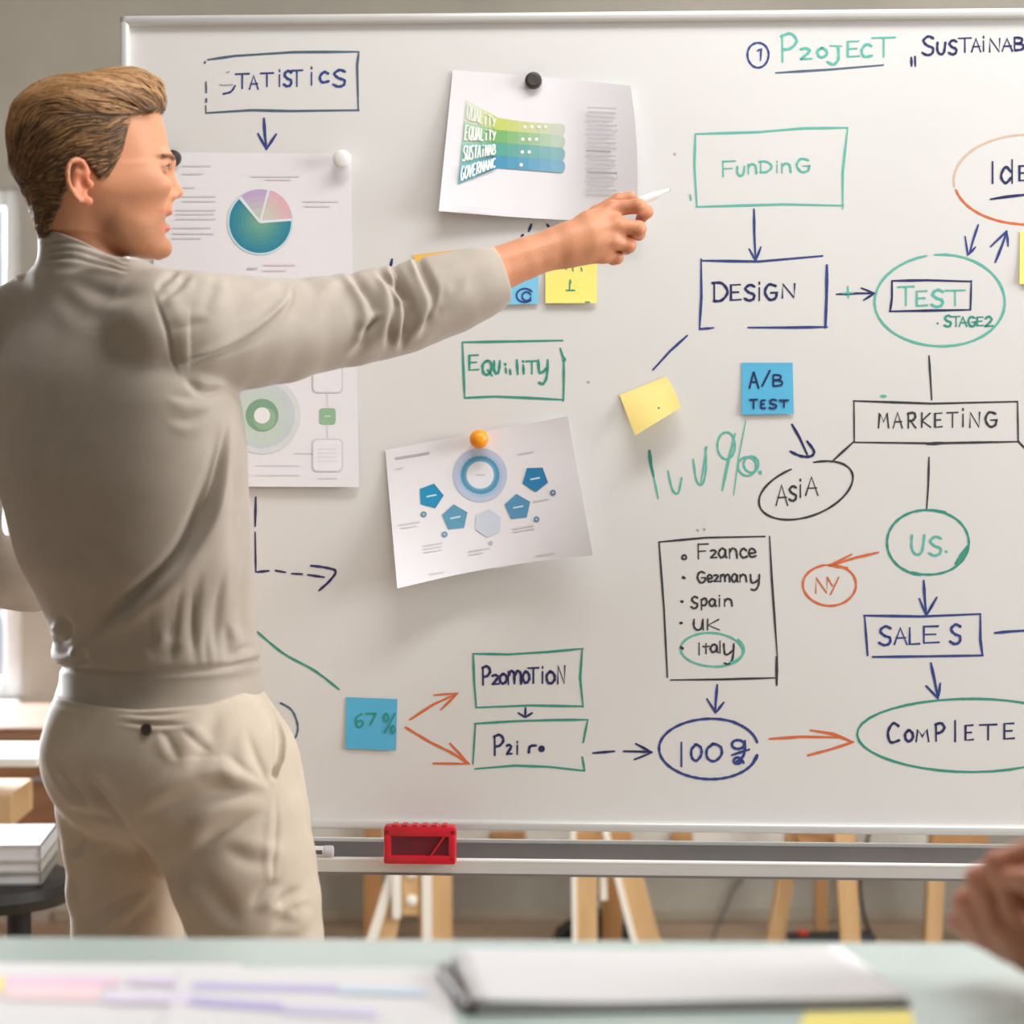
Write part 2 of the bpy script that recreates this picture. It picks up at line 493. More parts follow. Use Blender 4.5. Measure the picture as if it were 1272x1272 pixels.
# --- STATISTICS
(Marks('S', LW).line((105, 140), (300, 112), (720, 85), (1190, 82)).line((1190, 82), (1178, 180), (1186, 505)).line((1190, 502), (700, 508), (420, 502), (92, 522))
 .line((85, 155), (83, 165)).line((92, 300), (94, 375)).line((94, 420), (93, 445)).line((90, 470), (93, 522), w=2).build('drawn_box', 'slate', 'dark blue box with a broken left side'))
(Marks('S', 3.0).letters('TATISTiCS'.replace('I', 'i'), [(305, 400, 240, 345), (405, 470, 255, 350), (485, 575, 235, 330), (600, 640, 215, 330), (650, 712, 222, 328), (705, 785, 215, 330), (830, 870, 195, 320), (905, 975, 228, 305), (1005, 1100, 215, 330)])
 .curve((215, 385), (270, 370), (302, 325), w=2.2).build('written_word', 'blue', 'blue word STATISTICS'))
Marks('S', 1.6).line((240, 232), (262, 224)).curve((190, 318), (220, 322), (285, 318)).build('faded_letter', 'faint', 'half wiped first letter')
Marks('S', 3.4).line((508, 562), (515, 680), (526, 780)).line((466, 672), (526, 780), (596, 675)).build('drawn_arrow', 'blue', 'blue arrow pointing down')
# --- PROJECT heading
Marks('A', 2.3).oval(418, 125, 34, 40).line((416, 112), (428, 104), (426, 142)).build('written_number', 'blue', 'blue number 1 in a circle')
(Marks('A', 2.9).letters('PrOJECT', [(490, 545, 60, 146), (552, 590, 103, 140), (608, 640, 102, 132), (640, 690, 95, 155), (703, 745, 80, 130), (748, 785, 90, 132), (785, 858, 68, 130)])
 .build('written_word', 'teal', 'turquoise word PROJECT'))
Marks('A', 2.4).line((475, 182), (640, 172), (820, 157)).build('drawn_underline', 'slate')
(Marks('A', 2.8).line((910, 133), (911, 160)).line((922, 130), (923, 160)).letters('SuSTAiNAB', [(945, 985, 66, 124), (992, 1022, 84, 122), (1030, 1058, 78, 122), (1062, 1102, 70, 115), (1104, 1134, 72, 114), (1136, 1148, 66, 112), (1160, 1196, 72, 114), (1202, 1236, 72, 112), (1240, 1272, 68, 110)])
 .build('written_word', 'navy', 'navy word beginning SUSTAINAB, cut by the picture edge'))
# --- FUNDING
(Marks('A', 2.4).line((217, 378), (420, 372), (560, 360), (705, 358)).line((706, 358), (690, 500), (690, 618)).line((693, 608), (500, 604), (220, 612)).line((217, 378), (214, 480), (222, 612)).line((200, 574), (203, 590)).build('drawn_box', 'teal', 'turquoise box'))
Marks('A', 2.3).letters('FunDinG', [(303, 345, 465, 515), (350, 377, 482, 512), (384, 415, 474, 506), (425, 462, 466, 501), (472, 486, 466, 502), (492, 525, 472, 502), (540, 585, 458, 500)]).build('written_word', 'teal', 'turquoise word FUNDING')
Marks('A', 2.8).line((405, 620), (406, 700), (410, 785)).line((390, 748), (410, 785), (427, 742)).build('drawn_arrow', 'blue')
# --- DESIGN
(Marks('A', 2.8).line((235, 785), (420, 788), (625, 770)).line((235, 780), (236, 900), (230, 1005)).line((230, 1005), (275, 1001)).line((386, 1000), (520, 1000), (640, 998)).line((639, 800), (638, 900), (634, 1000), w=3.6).build('drawn_box', 'blue', 'blue box'))
Marks('A', 3.0).letters('DESiGN', [(275, 320, 855, 915), (328, 364, 862, 912), (374, 410, 864, 912), (414, 430, 856, 912), (438, 480, 862, 910), (494, 538, 860, 904)]).build('written_word', 'navy', 'navy word DESIGN')
Marks('A', 2.5).line((670, 893), (740, 890), (790, 890)).line((750, 873), (792, 890), (757, 912)).build('drawn_arrow', 'navy')
Marks('A', 2.2).line((706, 868), (708, 905)).line((690, 890), (725, 888)).build('drawn_tick', 'teal')
# --- TEST
Marks('F', 2.5).oval(1168, 373.5, 81, 57, -95, 258).build('drawn_oval', 'teal', 'turquoise oval')
Marks('A', 2.6).line((848, 850), (960, 848), (1103, 852)).line((1103, 850), (1100, 943)).line((1100, 943), (840, 948)).line((848, 852), (848, 905), (842, 948)).build('drawn_box', 'navy')
Marks('A', 3.0).letters('TEST', [(868, 918, 868, 928), (925, 963, 882, 930), (974, 1016, 880, 932), (1020, 1082, 880, 928)]).build('written_word', 'teal', 'turquoise word TEST')
Marks('A', 2.5).letters('.STAGE2', [(990, 1000, 975, 987), (1016, 1040, 962, 996), (1042, 1066, 964, 996), (1064, 1090, 966, 996), (1092, 1116, 966, 996), (1120, 1142, 966, 994), (1146, 1172, 966, 996)]).build('written_word', 'green', 'green words STAGE 2')
Marks('A', 2.6).line((1125, 670), (1110, 715), (1096, 764)).line((1083, 708), (1092, 768), (1116, 742)).build('drawn_arrow', 'blue')
Marks('A', 2.8).line((1180, 790), (1200, 740), (1217, 692)).line((1165, 740), (1217, 690), (1221, 738)).build('drawn_arrow', 'blue')
Marks('F', 2.0).oval(1283, 224, 99, 57, 172, 268).build('drawn_oval', 'tan')
Marks('F', 2.5).oval(1283, 222, 99, 57, 62, 166).build('drawn_oval', 'orange', 'lower half of an orange oval')
Marks('A', 3.0).letters('IdE', [(1162, 1180, 468, 536), (1196, 1238, 462, 536), (1254, 1296, 480, 528)]).line((1165, 588), (1215, 580), (1290, 572)).build('written_word', 'navy', 'navy word beginning IDE, underlined')
# --- A/B branch
Marks('B', 2.6).line((272, 88), (220, 135), (170, 190)).build('drawn_line', 'blue')
Marks('B', 3.4).line((160, 430), (164, 470), (172, 505)).build('written_number', 'green')
(Marks('B', 2.2).line((172, 505), (186, 572)).curve((215, 490), (228, 545), (245, 555), (256, 510)).curve((290, 455), (300, 520), (318, 528), (328, 480), (326, 420)).line((312, 530), (330, 418)))\
 .oval(388, 415, 26, 40).line((414, 380), (392, 470), (376, 548), w=3).line((446, 340), (425, 450), (410, 562), w=1.4).oval(450, 476, 27, 28).oval(462, 470, 22, 24).line((488, 492), (490, 497), w=4).build('written_number', 'teal', 'turquoise smudged 100%')
Marks('B', 3.0).line((583, 352), (605, 390), (628, 440)).curve((578, 432), (610, 446), (640, 446), (648, 430), (628, 402)).build('drawn_arrow', 'navy')
Marks('B', 2.3).oval(625, 548, 146, 76, -70, 262, rot=-20).line((700, 464), (735, 432), (768, 402)).build('drawn_oval', 'black', 'black oval')
Marks('B', 2.6).letters('ASiA', [(536, 572, 532, 592), (574, 598, 536, 578), (602, 614, 516, 568), (624, 662, 508, 562)]).build('written_word', 'black', 'black word ASIA')
# --- MARKETING
Marks('B', 2.3).line((990, 148), (994, 210), (998, 278)).build('drawn_line', 'black')
Marks('B', 2.3).line((990, 450), (988, 530), (983, 605)).build('drawn_line', 'black')
(Marks('B', 2.4).line((766, 282), (1000, 290), (1253, 284)).line((1253, 284), (1255, 402)).line((1258, 403), (1000, 408), (767, 405)).line((767, 282), (768, 405)).line((985, 410), (1030, 407), w=3.6).line((1255, 402), (1280, 428))
 .build('drawn_box', 'black', 'black box'))
Marks('B', 2.6).letters('MARKETiNG', [(840, 870, 318, 362), (884, 912, 316, 362), (926, 952, 318, 362), (966, 996, 318, 360), (1006, 1030, 318, 360), (1044, 1076, 316, 360), (1084, 1098, 306, 358), (1110, 1142, 316, 360), (1156, 1192, 316, 358)]).build('written_word', 'black', 'black word MARKETING')
# --- US, NY
Marks('B', 2.6).oval(985, 703, 125, 95, -80, 112, w=2.4).oval(988, 703, 124, 97, 100, 272, w=2.6).line((1040, 612), (1010, 607), (985, 606)).line((1105, 715), (1070, 765), w=4).build('drawn_oval', 'green', 'green oval')
Marks('B', 2.7).letters('uS', [(936, 980, 680, 738), (990, 1030, 686, 740)]).line((1040, 728), (1043, 731)).build('written_word', 'teal', 'turquoise letters US')
Marks('B', 2.8).line((840, 732), (770, 748), (695, 772)).line((760, 738), (693, 772), (748, 777)).build('drawn_arrow', 'orange')
Marks('B', 2.4).oval(695, 829, 79, 61, -95, 262).build('drawn_oval', 'orange', 'orange oval')
Marks('B', 2.7).letters('NY', [(652, 690, 808, 852), (688, 722, 806, 856)]).build('written_word', 'orange', 'orange letters NY')
Marks('B', 3).line((848, 268), (862, 268)).build('drawn_tick', 'teal')
# --- country list
(Marks('C', 2.3).line((100, 86), (250, 72), (440, 68)).line((455, 68), (462, 200), (480, 455)).line((478, 455), (478, 545), w=3.4).line((138, 529), (300, 527), (480, 522)).line((100, 86), (116, 300), (127, 520)).build('drawn_box', 'black', 'tall black box'))
(Marks('C', 2.3).oval(181, 135, 7, 7, n=12).line((177, 199), (182, 202), w=4).line((171, 276), (176, 278), w=3).line((168, 346), (174, 346), w=3).line((170, 424), (176, 428), w=4)
 .letters('Fra', [(224, 258, 92, 140), (264, 286, 112, 138), (290, 318, 108, 136)]).letters('nce', [(324, 352, 106, 138), (358, 384, 108, 136), (386, 412, 108, 134)])
 .letters('Germany', [(222, 250, 182, 216), (254, 272, 192, 214), (275, 292, 192, 214), (296, 328, 190, 214), (332, 354, 190, 214), (358, 382, 190, 214), (392, 424, 190, 240)])
 .letters('Spain', [(203, 226, 262, 298), (234, 256, 268, 304), (260, 284, 270, 292), (288, 300, 258, 292), (308, 336, 268, 292)])
 .letters('UK', [(210, 244, 334, 368), (252, 296, 334, 368)]).letters('Italy', [(224, 234, 410, 448), (240, 262, 412, 444), (264, 290, 416, 440), (290, 302, 404, 442), (306, 342, 412, 478)])
 .build('written_list', 'black', 'black bulleted list of five countries'))
Marks('C', 2.2).oval(270, 432, 100, 54, -40, 318, rot=4).oval(282, 430, 92, 50, -40, 60).build('drawn_oval', 'teal', 'turquoise ring around the last country')
Marks('C', 3.0).line((287, 545), (283, 590), (280, 632)).line((254, 590), (282, 634), (308, 601)).build('drawn_arrow', 'blue')
(Marks('C', 2.9).oval(262, 750, 160, 97, 125, 305).oval(262, 750, 160, 97, 12, 128).oval(262, 750, 158, 96, -62, -12).line((415, 770), (400, 800), w=3.6).build('drawn_oval', 'blue', 'blue broken oval'))
(Marks('C', 3.0).letters('100', [(166, 178, 730, 806), (202, 238, 736, 788), (250, 304, 734, 790)]).oval(354, 736, 20, 14).curve((376, 724), (372, 770), (345, 796)).oval(352, 788, 12, 10).line((368, 786), (372, 796)).line((334, 770), (390, 752))
 .build('written_number', 'blue', 'blue 100%'))
# --- SALES
Marks('C', 3.0).line((950, 210), (953, 265), (958, 320)).line((936, 268), (958, 322), (992, 264)).build('drawn_arrow', 'blue')
Marks('C', 2.8).line((758, 322), (940, 325), (1132, 317)).line((1132, 317), (1132, 400), (1139, 450)).line((786, 455), (960, 453), (1140, 450)).line((760, 322), (770, 450)).build('drawn_box', 'blue', 'blue box')
Marks('C', 3.0).letters('SALES', [(806, 848, 358, 416), (856, 898, 362, 414), (902, 938, 362, 414), (946, 1002, 356, 410), (1034, 1072, 352, 412)]).build('written_word', 'blue', 'blue word SALES')
Marks('C', 3.0).line((1178, 378), (1230, 373), (1300, 369)).build('drawn_line', 'blue')
Marks('C', 3.2).line((973, 475), (985, 530), (995, 585)).line((958, 548), (996, 588), (1003, 540)).build('drawn_arrow', 'blue')
# --- COMPLETE
Marks('F', 2.5).oval(1204, 913, 138, 45.5, 60, 420).build('drawn_oval', 'green', 'wide turquoise oval')
Marks('C', 3.0).letters('COMPlETE', [(832, 872, 668, 732), (890, 916, 690, 726), (926, 966, 688, 726), (986, 1018, 670, 724), (1046, 1056, 660, 726), (1082, 1110, 674, 722), (1130, 1184, 672, 720), (1206, 1242, 668, 718)]).build('written_word', 'navy', 'navy word COMPLETE')
Marks('C', 3.0).line((455, 718), (560, 711), (680, 713)).line((586, 690), (660, 702), (722, 728)).line((724, 728), (650, 752), (578, 771)).build('drawn_arrow', 'orange')
# --- lower left
Marks('D', 2.8).line((47, -165), (45, -70)).line((45, -50), (46, 10), (47, 80), w=2.2).line((50, 81), (90, 77)).line((112, 76), (145, 82)).line((165, 86), (200, 88)).line((218, 90), (272, 98)).curve((228, 60), (275, 66), (310, 78), (290, 110), (255, 142)).build('drawn_arrow', 'navy', 'dashed navy arrow')
Marks('D', 2.6).curve((52, 278), (140, 350), (240, 405), (322, 468)).build('drawn_line', 'green')
Marks('D', 2.4).curve((128, 512), (165, 535), (184, 580), (182, 615), (165, 642)).build('drawn_oval', 'slate')
Marks('D', 2.8).line((555, 567), (630, 518), (710, 481)).line((634, 486), (712, 480), (657, 534)).build('drawn_arrow', 'orange', 'orange arrow pointing up')
Marks('D', 2.8).curve((540, 592), (620, 640), (690, 675), (750, 712)).line((686, 645), (750, 712), (632, 711)).build('drawn_arrow', 'orange', 'orange arrow pointing down')
(Marks('D', 2.5).line((762, 350), (880, 352), (1010, 344), (1125, 333)).line((1122, 333), (1115, 430), (1125, 525)).line((775, 527), (950, 520), (1125, 523)).line((763, 350), (766, 440), (773, 527)).build('drawn_box', 'green', 'turquoise box, upper of two'))
(Marks('D', 3.0).letters('PrOmOTiON', [(792, 820, 394, 452), (824, 848, 420, 452), (850, 874, 416, 448), (876, 922, 406, 450), (926, 948, 408, 446), (944, 978, 396, 446), (986, 996, 394, 446), (1004, 1032, 408, 448), (1040, 1066, 390, 448)])
 .build('written_word', 'navy', 'navy word PROMOTION'))
Marks('D', 2.6).line((935, 528), (934, 558)).line((912, 545), (934, 559), (957, 545)).build('drawn_arrow', 'navy')
(Marks('D', 2.5).line((768, 580), (900, 572), (1020, 568), (1140, 567)).line((1140, 567), (1125, 642)).line((1122, 690), (1130, 735)).line((768, 729), (900, 718), (1010, 722), (1130, 735)).line((770, 582), (762, 713)).build('drawn_box', 'green', 'turquoise box, lower of two'))
Marks('D', 3.0).letters('Pri', [(830, 864, 620, 684), (872, 890, 650, 682), (902, 914, 640, 680)]).curve((946, 676), (950, 655), (970, 652)).oval(988, 663, 6, 6, w=3.5).build('written_word', 'navy', 'navy unfinished word PRICE')
Marks('D', 2.8).line((1157, 677), (1228, 671)).line((1258, 671), (1310, 672), (1350, 673)).line((1298, 646), (1352, 675), (1294, 698)).build('drawn_arrow', 'navy', 'dashed navy arrow')
# --- EQUALITY
(Marks('Q', 2.6).line((475, 18), (700, 14), (915, 10)).line((475, 18), (480, 140), (485, 262)).line((485, 262), (620, 256), (760, 262), (918, 270)).line((920, 100), (920, 200), (918, 275)).line((905, 45), (916, 82), (928, 94)).line((918, 96), (924, 98), w=4).build('drawn_box', 'green', 'green box'))
(Marks('Q', 3.0).letters('EQu', [(502, 548, 74, 140), (562, 606, 98, 162), (612, 642, 100, 154)]).line((662, 112), (664, 118)).line((665, 132), (667, 152)).line((684, 138), (686, 158)).line((714, 96), (718, 158)).line((740, 100), (742, 104)).line((742, 118), (744, 156)).letters('Ty', [(754, 806, 100, 156), (806, 852, 96, 200)])
 .build('written_word', 'green', 'green word EQUALITY'))
Marks('F', 3.0).line((487, 322), (485, 332)).build('drawn_tick', 'navy')
Marks('H', 2.8).line((525, 818), (512, 850)).line((486, 866), (478, 872)).line((597, 818), (605, 828)).build('drawn_arrow', 'navy')
Marks('H', 2.0).line((1188, 488), (1194, 494)).build('drawn_tick', 'faint')
for x_, y_ in ((730, 474), (866, 658), (874, 657)): Marks('F', 2.0).line((x_, y_), (x_ + 2, y_ + 1)).build('drawn_tick', 'faint')

# ------------------------------------------------------------------ sheets pinned to the board
M_paper = mat('paper_white', (236, 234, 238), 0.75, rgb2=(233, 231, 236), scale=6)
PR = {}
def pmat(rgb):
    k = 'print_%02x%02x%02x' % tuple(int(c) for c in rgb)
    return mat(k, rgb, 0.7, rgb2=tuple(min(255, c + 4) for c in rgb), scale=60)

class Sheet:
    """a sheet of paper: four corner pixels, edge bows and a lift function h(s, t) off the board"""
    def __init__(s, name, corners, hfun, label, cat, group=None, bow=None, m=None, nx=28, ny=20, thick=0.0004, m_back=None):
        s.c = np.array(corners, float); s.h = hfun; s.bow = bow
        A = []; R = []
        for (a, b), p in zip(((0, 0), (1, 0), (1, 1), (0, 1)), s.c):
            A.append([p[0], p[1], p[0] * p[1], 1]); R.append((a, b))
        s.inv = np.linalg.solve(np.array(A), np.array(R, float))
        s.org = board_world(B(*s.c.mean(0)))
        s.ob = B(*s.c.mean(0)); s.ob[1] = 0
        v, f = [], []
        for j in range(ny + 1):
            for i in range(nx + 1):
                v.append(s.pt(i / nx, j / ny))
        n = len(v)
        v += [(p[0], p[1] + thick, p[2]) for p in v]
        q = lambda i, j: j * (nx + 1) + i
        for j in range(ny):
            for i in range(nx):
                a = (q(i, j), q(i + 1, j), q(i + 1, j + 1), q(i, j + 1))
                f.append(a[::-1]); f.append(tuple(x + n for x in a))
        rim = [q(i, 0) for i in range(nx + 1)] + [q(nx, j) for j in range(1, ny + 1)] + [q(i, ny) for i in range(nx - 1, -1, -1)] + [q(0, j) for j in range(ny - 1, 0, -1)]
        for a, b in zip(rim, rim[1:] + rim[:1]):
            f.append((a, b, b + n, a + n))
        s.o = mesh_obj(name, v, f, m or M_paper, smooth=True)
        s.o.data.set_sharp_from_angle(angle=math.radians(30))
        s.o.location = board_world(s.ob); s.o.rotation_euler = (0, 0, -PHI)
        tag(s.o, label, cat, group)
        s.layer = 0
    def pix(s, a, b):
        c = s.c
        p = (c[0] * (1 - a) + c[1] * a) * (1 - b) + (c[3] * (1 - a) + c[2] * a) * b
        if s.bow is not None: p = p + np.array(s.bow(a, b))
        return p
    def pt(s, a, b):
        p = s.pix(a, b)
        return B(p[0], p[1], max(0.0006, s.h(a, b)) + 0.0005) - s.ob
    def st(s, x, y):
        r = np.array([x, y, x * y, 1.0]) @ s.inv
        g = lambda q_: (np.array([q_[0], q_[1], q_[0] * q_[1], 1.0]) @ s.inv)
        for _ in range(4):
            r = r + g((x, y)) - g(s.pix(*r))
        return float(np.clip(r[0], 0, 1)), float(np.clip(r[1], 0, 1))
    def on(s, x, y, lift):
        """point on the printed face under photograph pixel (x, y)"""
        a, b = s.st(x, y)
        return B(x, y, max(0.0006, s.h(a, b)) + 0.0005 + lift) - s.ob
    def graphic(s, name, shapes, label=None):
        """shapes: list of (rgb, polygon pixels) or (rgb, 'strip', a-edge, b-edge); later ones lie on top"""
        V, F, I, ms = [], [], [], []
        for rgb, *sh in shapes:
            m = pmat(rgb)
            if m not in ms: ms.append(m)
            k = ms.index(m)
            s.layer += 1
            lift = 0.0006 + 0.000012 * s.layer
            if sh[0] == 'strip':
                a, b = sh[1], sh[2]
                k0 = len(V); nr = 5
                for p, q in zip(a, b):
                    for t in np.linspace(0, 1, nr):
                        V.append(s.on(p[0] * (1 - t) + q[0] * t, p[1] * (1 - t) + q[1] * t, lift))
                for i in range(len(a) - 1):
                    for j in range(nr - 1):
                        F.append((k0 + i * nr + j, k0 + i * nr + j + 1, k0 + (i + 1) * nr + j + 1, k0 + (i + 1) * nr + j)); I.append(k)
            else:
                poly = np.array(sh[0], float); c = poly.mean(0); k0 = len(V); n = len(poly)
                V.append(s.on(*c, lift))
                rings = (0.35, 0.7, 1.0)
                for r in rings:
                    for p in poly: V.append(s.on(*(c + (p - c) * r), lift))
                for i in range(n):
                    F.append((k0, k0 + 1 + i, k0 + 1 + (i + 1) % n)); I.append(k)
                    for r in range(2):
                        a = k0 + 1 + r * n
                        F.append((a + i, a + n + i, a + n + (i + 1) % n, a + (i + 1) % n)); I.append(k)
        o = mesh_obj(name, V, F, ms, s.o, midx=I)
        if label: o['label'] = label
        return o

def circ(cx, cy, r, n=28, a0=0, a1=360, ry=None):
    t = np.radians(np.linspace(a0, a1, n, endpoint=(a1 - a0) < 359))
    return [(cx + r * math.cos(a), cy + (ry or r) * math.sin(a)) for a in t]
def ngon(cx, cy, r, n, a0):
    return [(cx + r * math.cos(math.radians(a0 + 360 * k / n)), cy + r * math.sin(math.radians(a0 + 360 * k / n))) for k in range(n)]
def pie(cx, cy, r, a0, a1, n=24):
    return ('strip', circ(cx, cy, r, n, a0, a1), [(cx, cy)] * n)
def bar(x0, y0, x1, y1, w):
    d = np.array([x1 - x0, y1 - y0], float); L = np.linalg.norm(d); m = np.array([-d[1], d[0]]) / L * w / 2
    n = max(2, int(L / 12) + 1)
    t = np.linspace(0, 1, n)
    return ('strip', [(x0 + d[0] * k + m[0], y0 + d[1] * k + m[1]) for k in t], [(x0 + d[0] * k - m[0], y0 + d[1] * k - m[1]) for k in t])
def lerp3(a, b, t): return tuple(a[i] * (1 - t) + b[i] * t for i in range(3))

# upper left sheet: pie chart
s1 = Sheet('paper_sheet', [(190, 189), (436.5, 191), (438, 366), (191, 366)], lambda a, b: 0.002 + 0.004 * b + 0.0012 * math.sin(a * 5) * b,
           'white sheet with a teal and pink pie chart beside the man\'s face', 'paper', 'sheets pinned to the whiteboard')
pc, pr_ = (323.2, 275.8), 38.5
sh = [((196, 222, 232), circ(*pc, 41, 40))]
for k in range(7):    # printed gradient of the big slice, from rim to centre
    sh.append((lerp3((44, 132, 158), (112, 168, 146), k / 6), *pie(*pc, pr_ * (1 - k * 0.13), -2, 231, 40)))
for k in range(4):
    sh.append((lerp3((190, 166, 206), (198, 200, 196), k / 3), *pie(pc[0], pc[1] - 2, pr_ * (1 - k * 0.2), 233, 285, 14)))
    sh.append((lerp3((224, 178, 188), (208, 206, 194), k / 3), *pie(pc[0] + 1, pc[1] - 3, pr_ * (1 - k * 0.2), 288, 358, 16)))
sh += [((228, 232, 236), *bar(pc[0], pc[1], pc[0] + 39, pc[1] - 3, 3)), ((228, 232, 236), *bar(pc[0], pc[1], pc[0] - 26, pc[1] - 31, 3)), ((228, 230, 236), *bar(pc[0], pc[1], pc[0] + 10, pc[1] - 39, 2.4))]
s1.graphic('printed_pie_chart', sh, 'teal, lilac and pink pie chart')
sh = []
for y, x0, x1 in ((206, 226, 262), (216, 226, 252), (233, 226, 242), (244, 226, 268), (250, 226, 268), (261, 218, 268), (266, 218, 266), (272, 218, 268), (283, 214, 262), (290, 214, 266), (296, 214, 250)):
    sh.append(((212, 210, 218), *bar(x0, y, x1, y, 1.6)))
for y, x0, x1 in ((219, 312, 372), (223, 330, 362), (250, 376, 420), (256, 378, 410)): sh.append(((220, 216, 222), *bar(x0, y, x1, y, 1.6)))
sh += [((188, 188, 200), *bar(307, 333.5, 320, 333.5, 2)), ((228, 204, 212), *bar(328, 329, 366, 329, 2)), ((226, 208, 214), *bar(326, 336, 356, 336, 1.5))]
s1.graphic('printed_text', sh)
# lower left sheet: target rings
s2 = Sheet('paper_sheet', [(194, 430), (443, 430), (446, 605), (195, 604)], lambda a, b: 0.002 + 0.008 * b * b,
           'white sheet with pale green rings hanging under the man\'s outstretched arm', 'paper', 'sheets pinned to the whiteboard')
q = (325.5, 516)
s2.graphic('printed_rings', [((216, 220, 222), circ(*q, 48)), ((200, 208, 212), circ(*q, 41)), ((198, 212, 204), circ(q[0] - 3, q[1] + 2, 34)), ((128, 166, 138), circ(*q, 20.5)), ((150, 184, 152), circ(q[0] + 3, q[1] + 4, 14)), ((236, 236, 238), circ(*q, 10))], 'concentric pale green rings')
def rrect(x0, y0, x1, y1, r, n=5):
    out = []
    for cx, cy, a in ((x1 - r, y0 + r, -90), (x1 - r, y1 - r, 0), (x0 + r, y1 - r, 90), (x0 + r, y0 + r, 180)):
        out += circ(cx, cy, r, n, a, a + 90)
    return out
s2.graphic('printed_boxes', [((206, 206, 214), rrect(388, 448, 426, 488, 6)), ((235, 233, 238), rrect(389.5, 448, 424.5, 486.5, 5)), ((206, 206, 214), rrect(388, 545, 426, 586, 6)), ((235, 233, 238), rrect(389.5, 546.5, 424.5, 584.5, 5)),
                             ((148, 186, 150), rrect(397, 507, 417, 527, 4)), ((190, 214, 192), *bar(403, 517, 411, 517, 2)), ((214, 214, 220), *bar(407, 528, 407, 545, 1)), ((214, 214, 220), *bar(366, 563, 388, 563, 1)), ((214, 214, 220), *bar(407, 488, 407, 507, 1))])
s2.graphic('printed_text', [((220, 218, 224), *bar(x, y, x + 24, y, 1.3)) for x, y in ((394, 558), (394, 563), (394, 568), (395, 573), (395, 594))] + [((224, 222, 228), *bar(318, y, 372, y, 1.2)) for y in (578, 590)])
# upper middle sheet: banded infographic
def h3(a, b):
    r = max(0, a - 0.55) / 0.45
    return 0.003 + 0.034 * r * r * (0.6 + 0.5 * b) + 0.022 * (1 - a) ** 2 * b ** 1.5 + 0.004 * b
s3 = Sheet('paper_sheet', [(562.5, 87), (783.5, 106.5), (790.5, 276), (545, 262)], h3, 'white sheet with a green and blue banded graphic above the pointing hand', 'paper', 'sheets pinned to the whiteboard',
           bow=lambda a, b: (4.5 * a ** 4 * math.sin(math.pi * b), 4 * math.sin(math.pi * a) * (b * 0.6 - 0.35 * (1 - b))))
yl = [240, 340, 440, 540, 632]; ym = [322, 380, 437, 498, 556]; yr = [350, 405, 462, 520, 578]
xl = [222, 212, 202, 192, 182]
cols = [(196, 208, 110), (122, 180, 112), (92, 166, 152), (76, 150, 184)]
colsR = [(206, 212, 196), (188, 206, 190), (140, 184, 190), (130, 178, 204)]
colsL = [(218, 226, 206), (176, 206, 178), (148, 198, 190), (120, 188, 200)]
sh = []
for k in range(4):
    for j in range(6):   # left flared panel, lighter towards its outer edge
        t0, t1 = max(0, j / 6 - 0.01), (j + 1) / 6
        e = lambda t, kk: (xl[kk] * (1 - t) + 368 * t, yl[kk] * (1 - t) + ym[kk] * t)
        sh.append((lerp3(colsL[k], cols[k], (j / 5) ** 2), 'strip', [cr('H', *e(t0, k)), cr('H', *e(t1, k))], [cr('H', *e(t0, k + 1)), cr('H', *e(t1, k + 1))]))
    for j in range(6):
        t0, t1 = max(0, j / 6 - 0.01), (j + 1) / 6
        e = lambda t, kk: (366 * (1 - t) + 666 * t, ym[kk] * (1 - t) + yr[kk] * t + (7 * math.sin(t * 3.14) if kk in (0,) else 0))
        sh.append((lerp3(cols[k], colsR[k], j / 5), 'strip', [cr('H', *e(t0, k)), cr('H', *e(t1, k))], [cr('H', *e(t0, k + 1)), cr('H', *e(t1, k + 1))]))
    cyy = (yr[k] + yr[k + 1]) / 2
    p = cr('H', 664, cyy)
    sh.append((colsR[k], circ(p[0], p[1], 4.5, 14, ry=7.4)))
s3.graphic('printed_bands', sh, 'green to blue banded graphic')
sh = []
for k in range(4):
    for j in range(4 - k):
        p = cr('H', (494, 484, 482, 477)[k] + j * 32, (ym[k] + ym[k + 1]) / 2 + 14)
        sh.append(((236, 238, 236), circ(p[0], p[1], 2.3, 10)))
s3.graphic('printed_dots', sh)
sh = []
for k, wd in enumerate(('QUALiTY', 'EQUALiTY', 'SuSTAiNAB', 'GOVERNANC')):
    n = len(wd)
    for i, ch in enumerate(wd.upper()):
        wcol = (240, 244, 240) if k else (228, 233, 222)
        for st in glyph('i' if ch == 'I' else ch):
            P = []
            for a, b in st:
                t = 0.06 + 0.90 * (i + a * 0.8) / n
                tt = 0.14 + 0.72 * b
                top = (xl[k] * (1 - t) + 368 * t, yl[k] * (1 - t) + ym[k] * t); bot = (xl[k + 1] * (1 - t) + 368 * t, yl[k + 1] * (1 - t) + ym[k + 1] * t)
                P.append(cr('H', top[0] * (1 - tt) + bot[0] * tt, top[1] * (1 - tt) + bot[1] * tt))
            for a, b in zip(P[:-1], P[1:]):
                if math.dist(a, b) > 0.15: sh.append((wcol, *bar(*a, *b, 1.9)))
s3.graphic('printed_words', sh, 'white capital lettering')
sh = []
for k in range(20):
    y = 275 + k * 20
    x0 = 782 + 6 * math.sin(k * 2.3)
    dark = y in (475, 575) or k in (10, 15)
    sh.append((((176, 172, 180) if dark else (204, 201, 207)), *bar(*cr('H', x0, y), *cr('H', 905 + 18 * math.sin(k * 1.7 + 1), y + 6), 2.0 if not dark else 2.4)))
sh.append(((224, 222, 226), *bar(*cr('H', 190, 735), *cr('H', 330, 748), 1.3)))
s3.graphic('printed_text', sh)
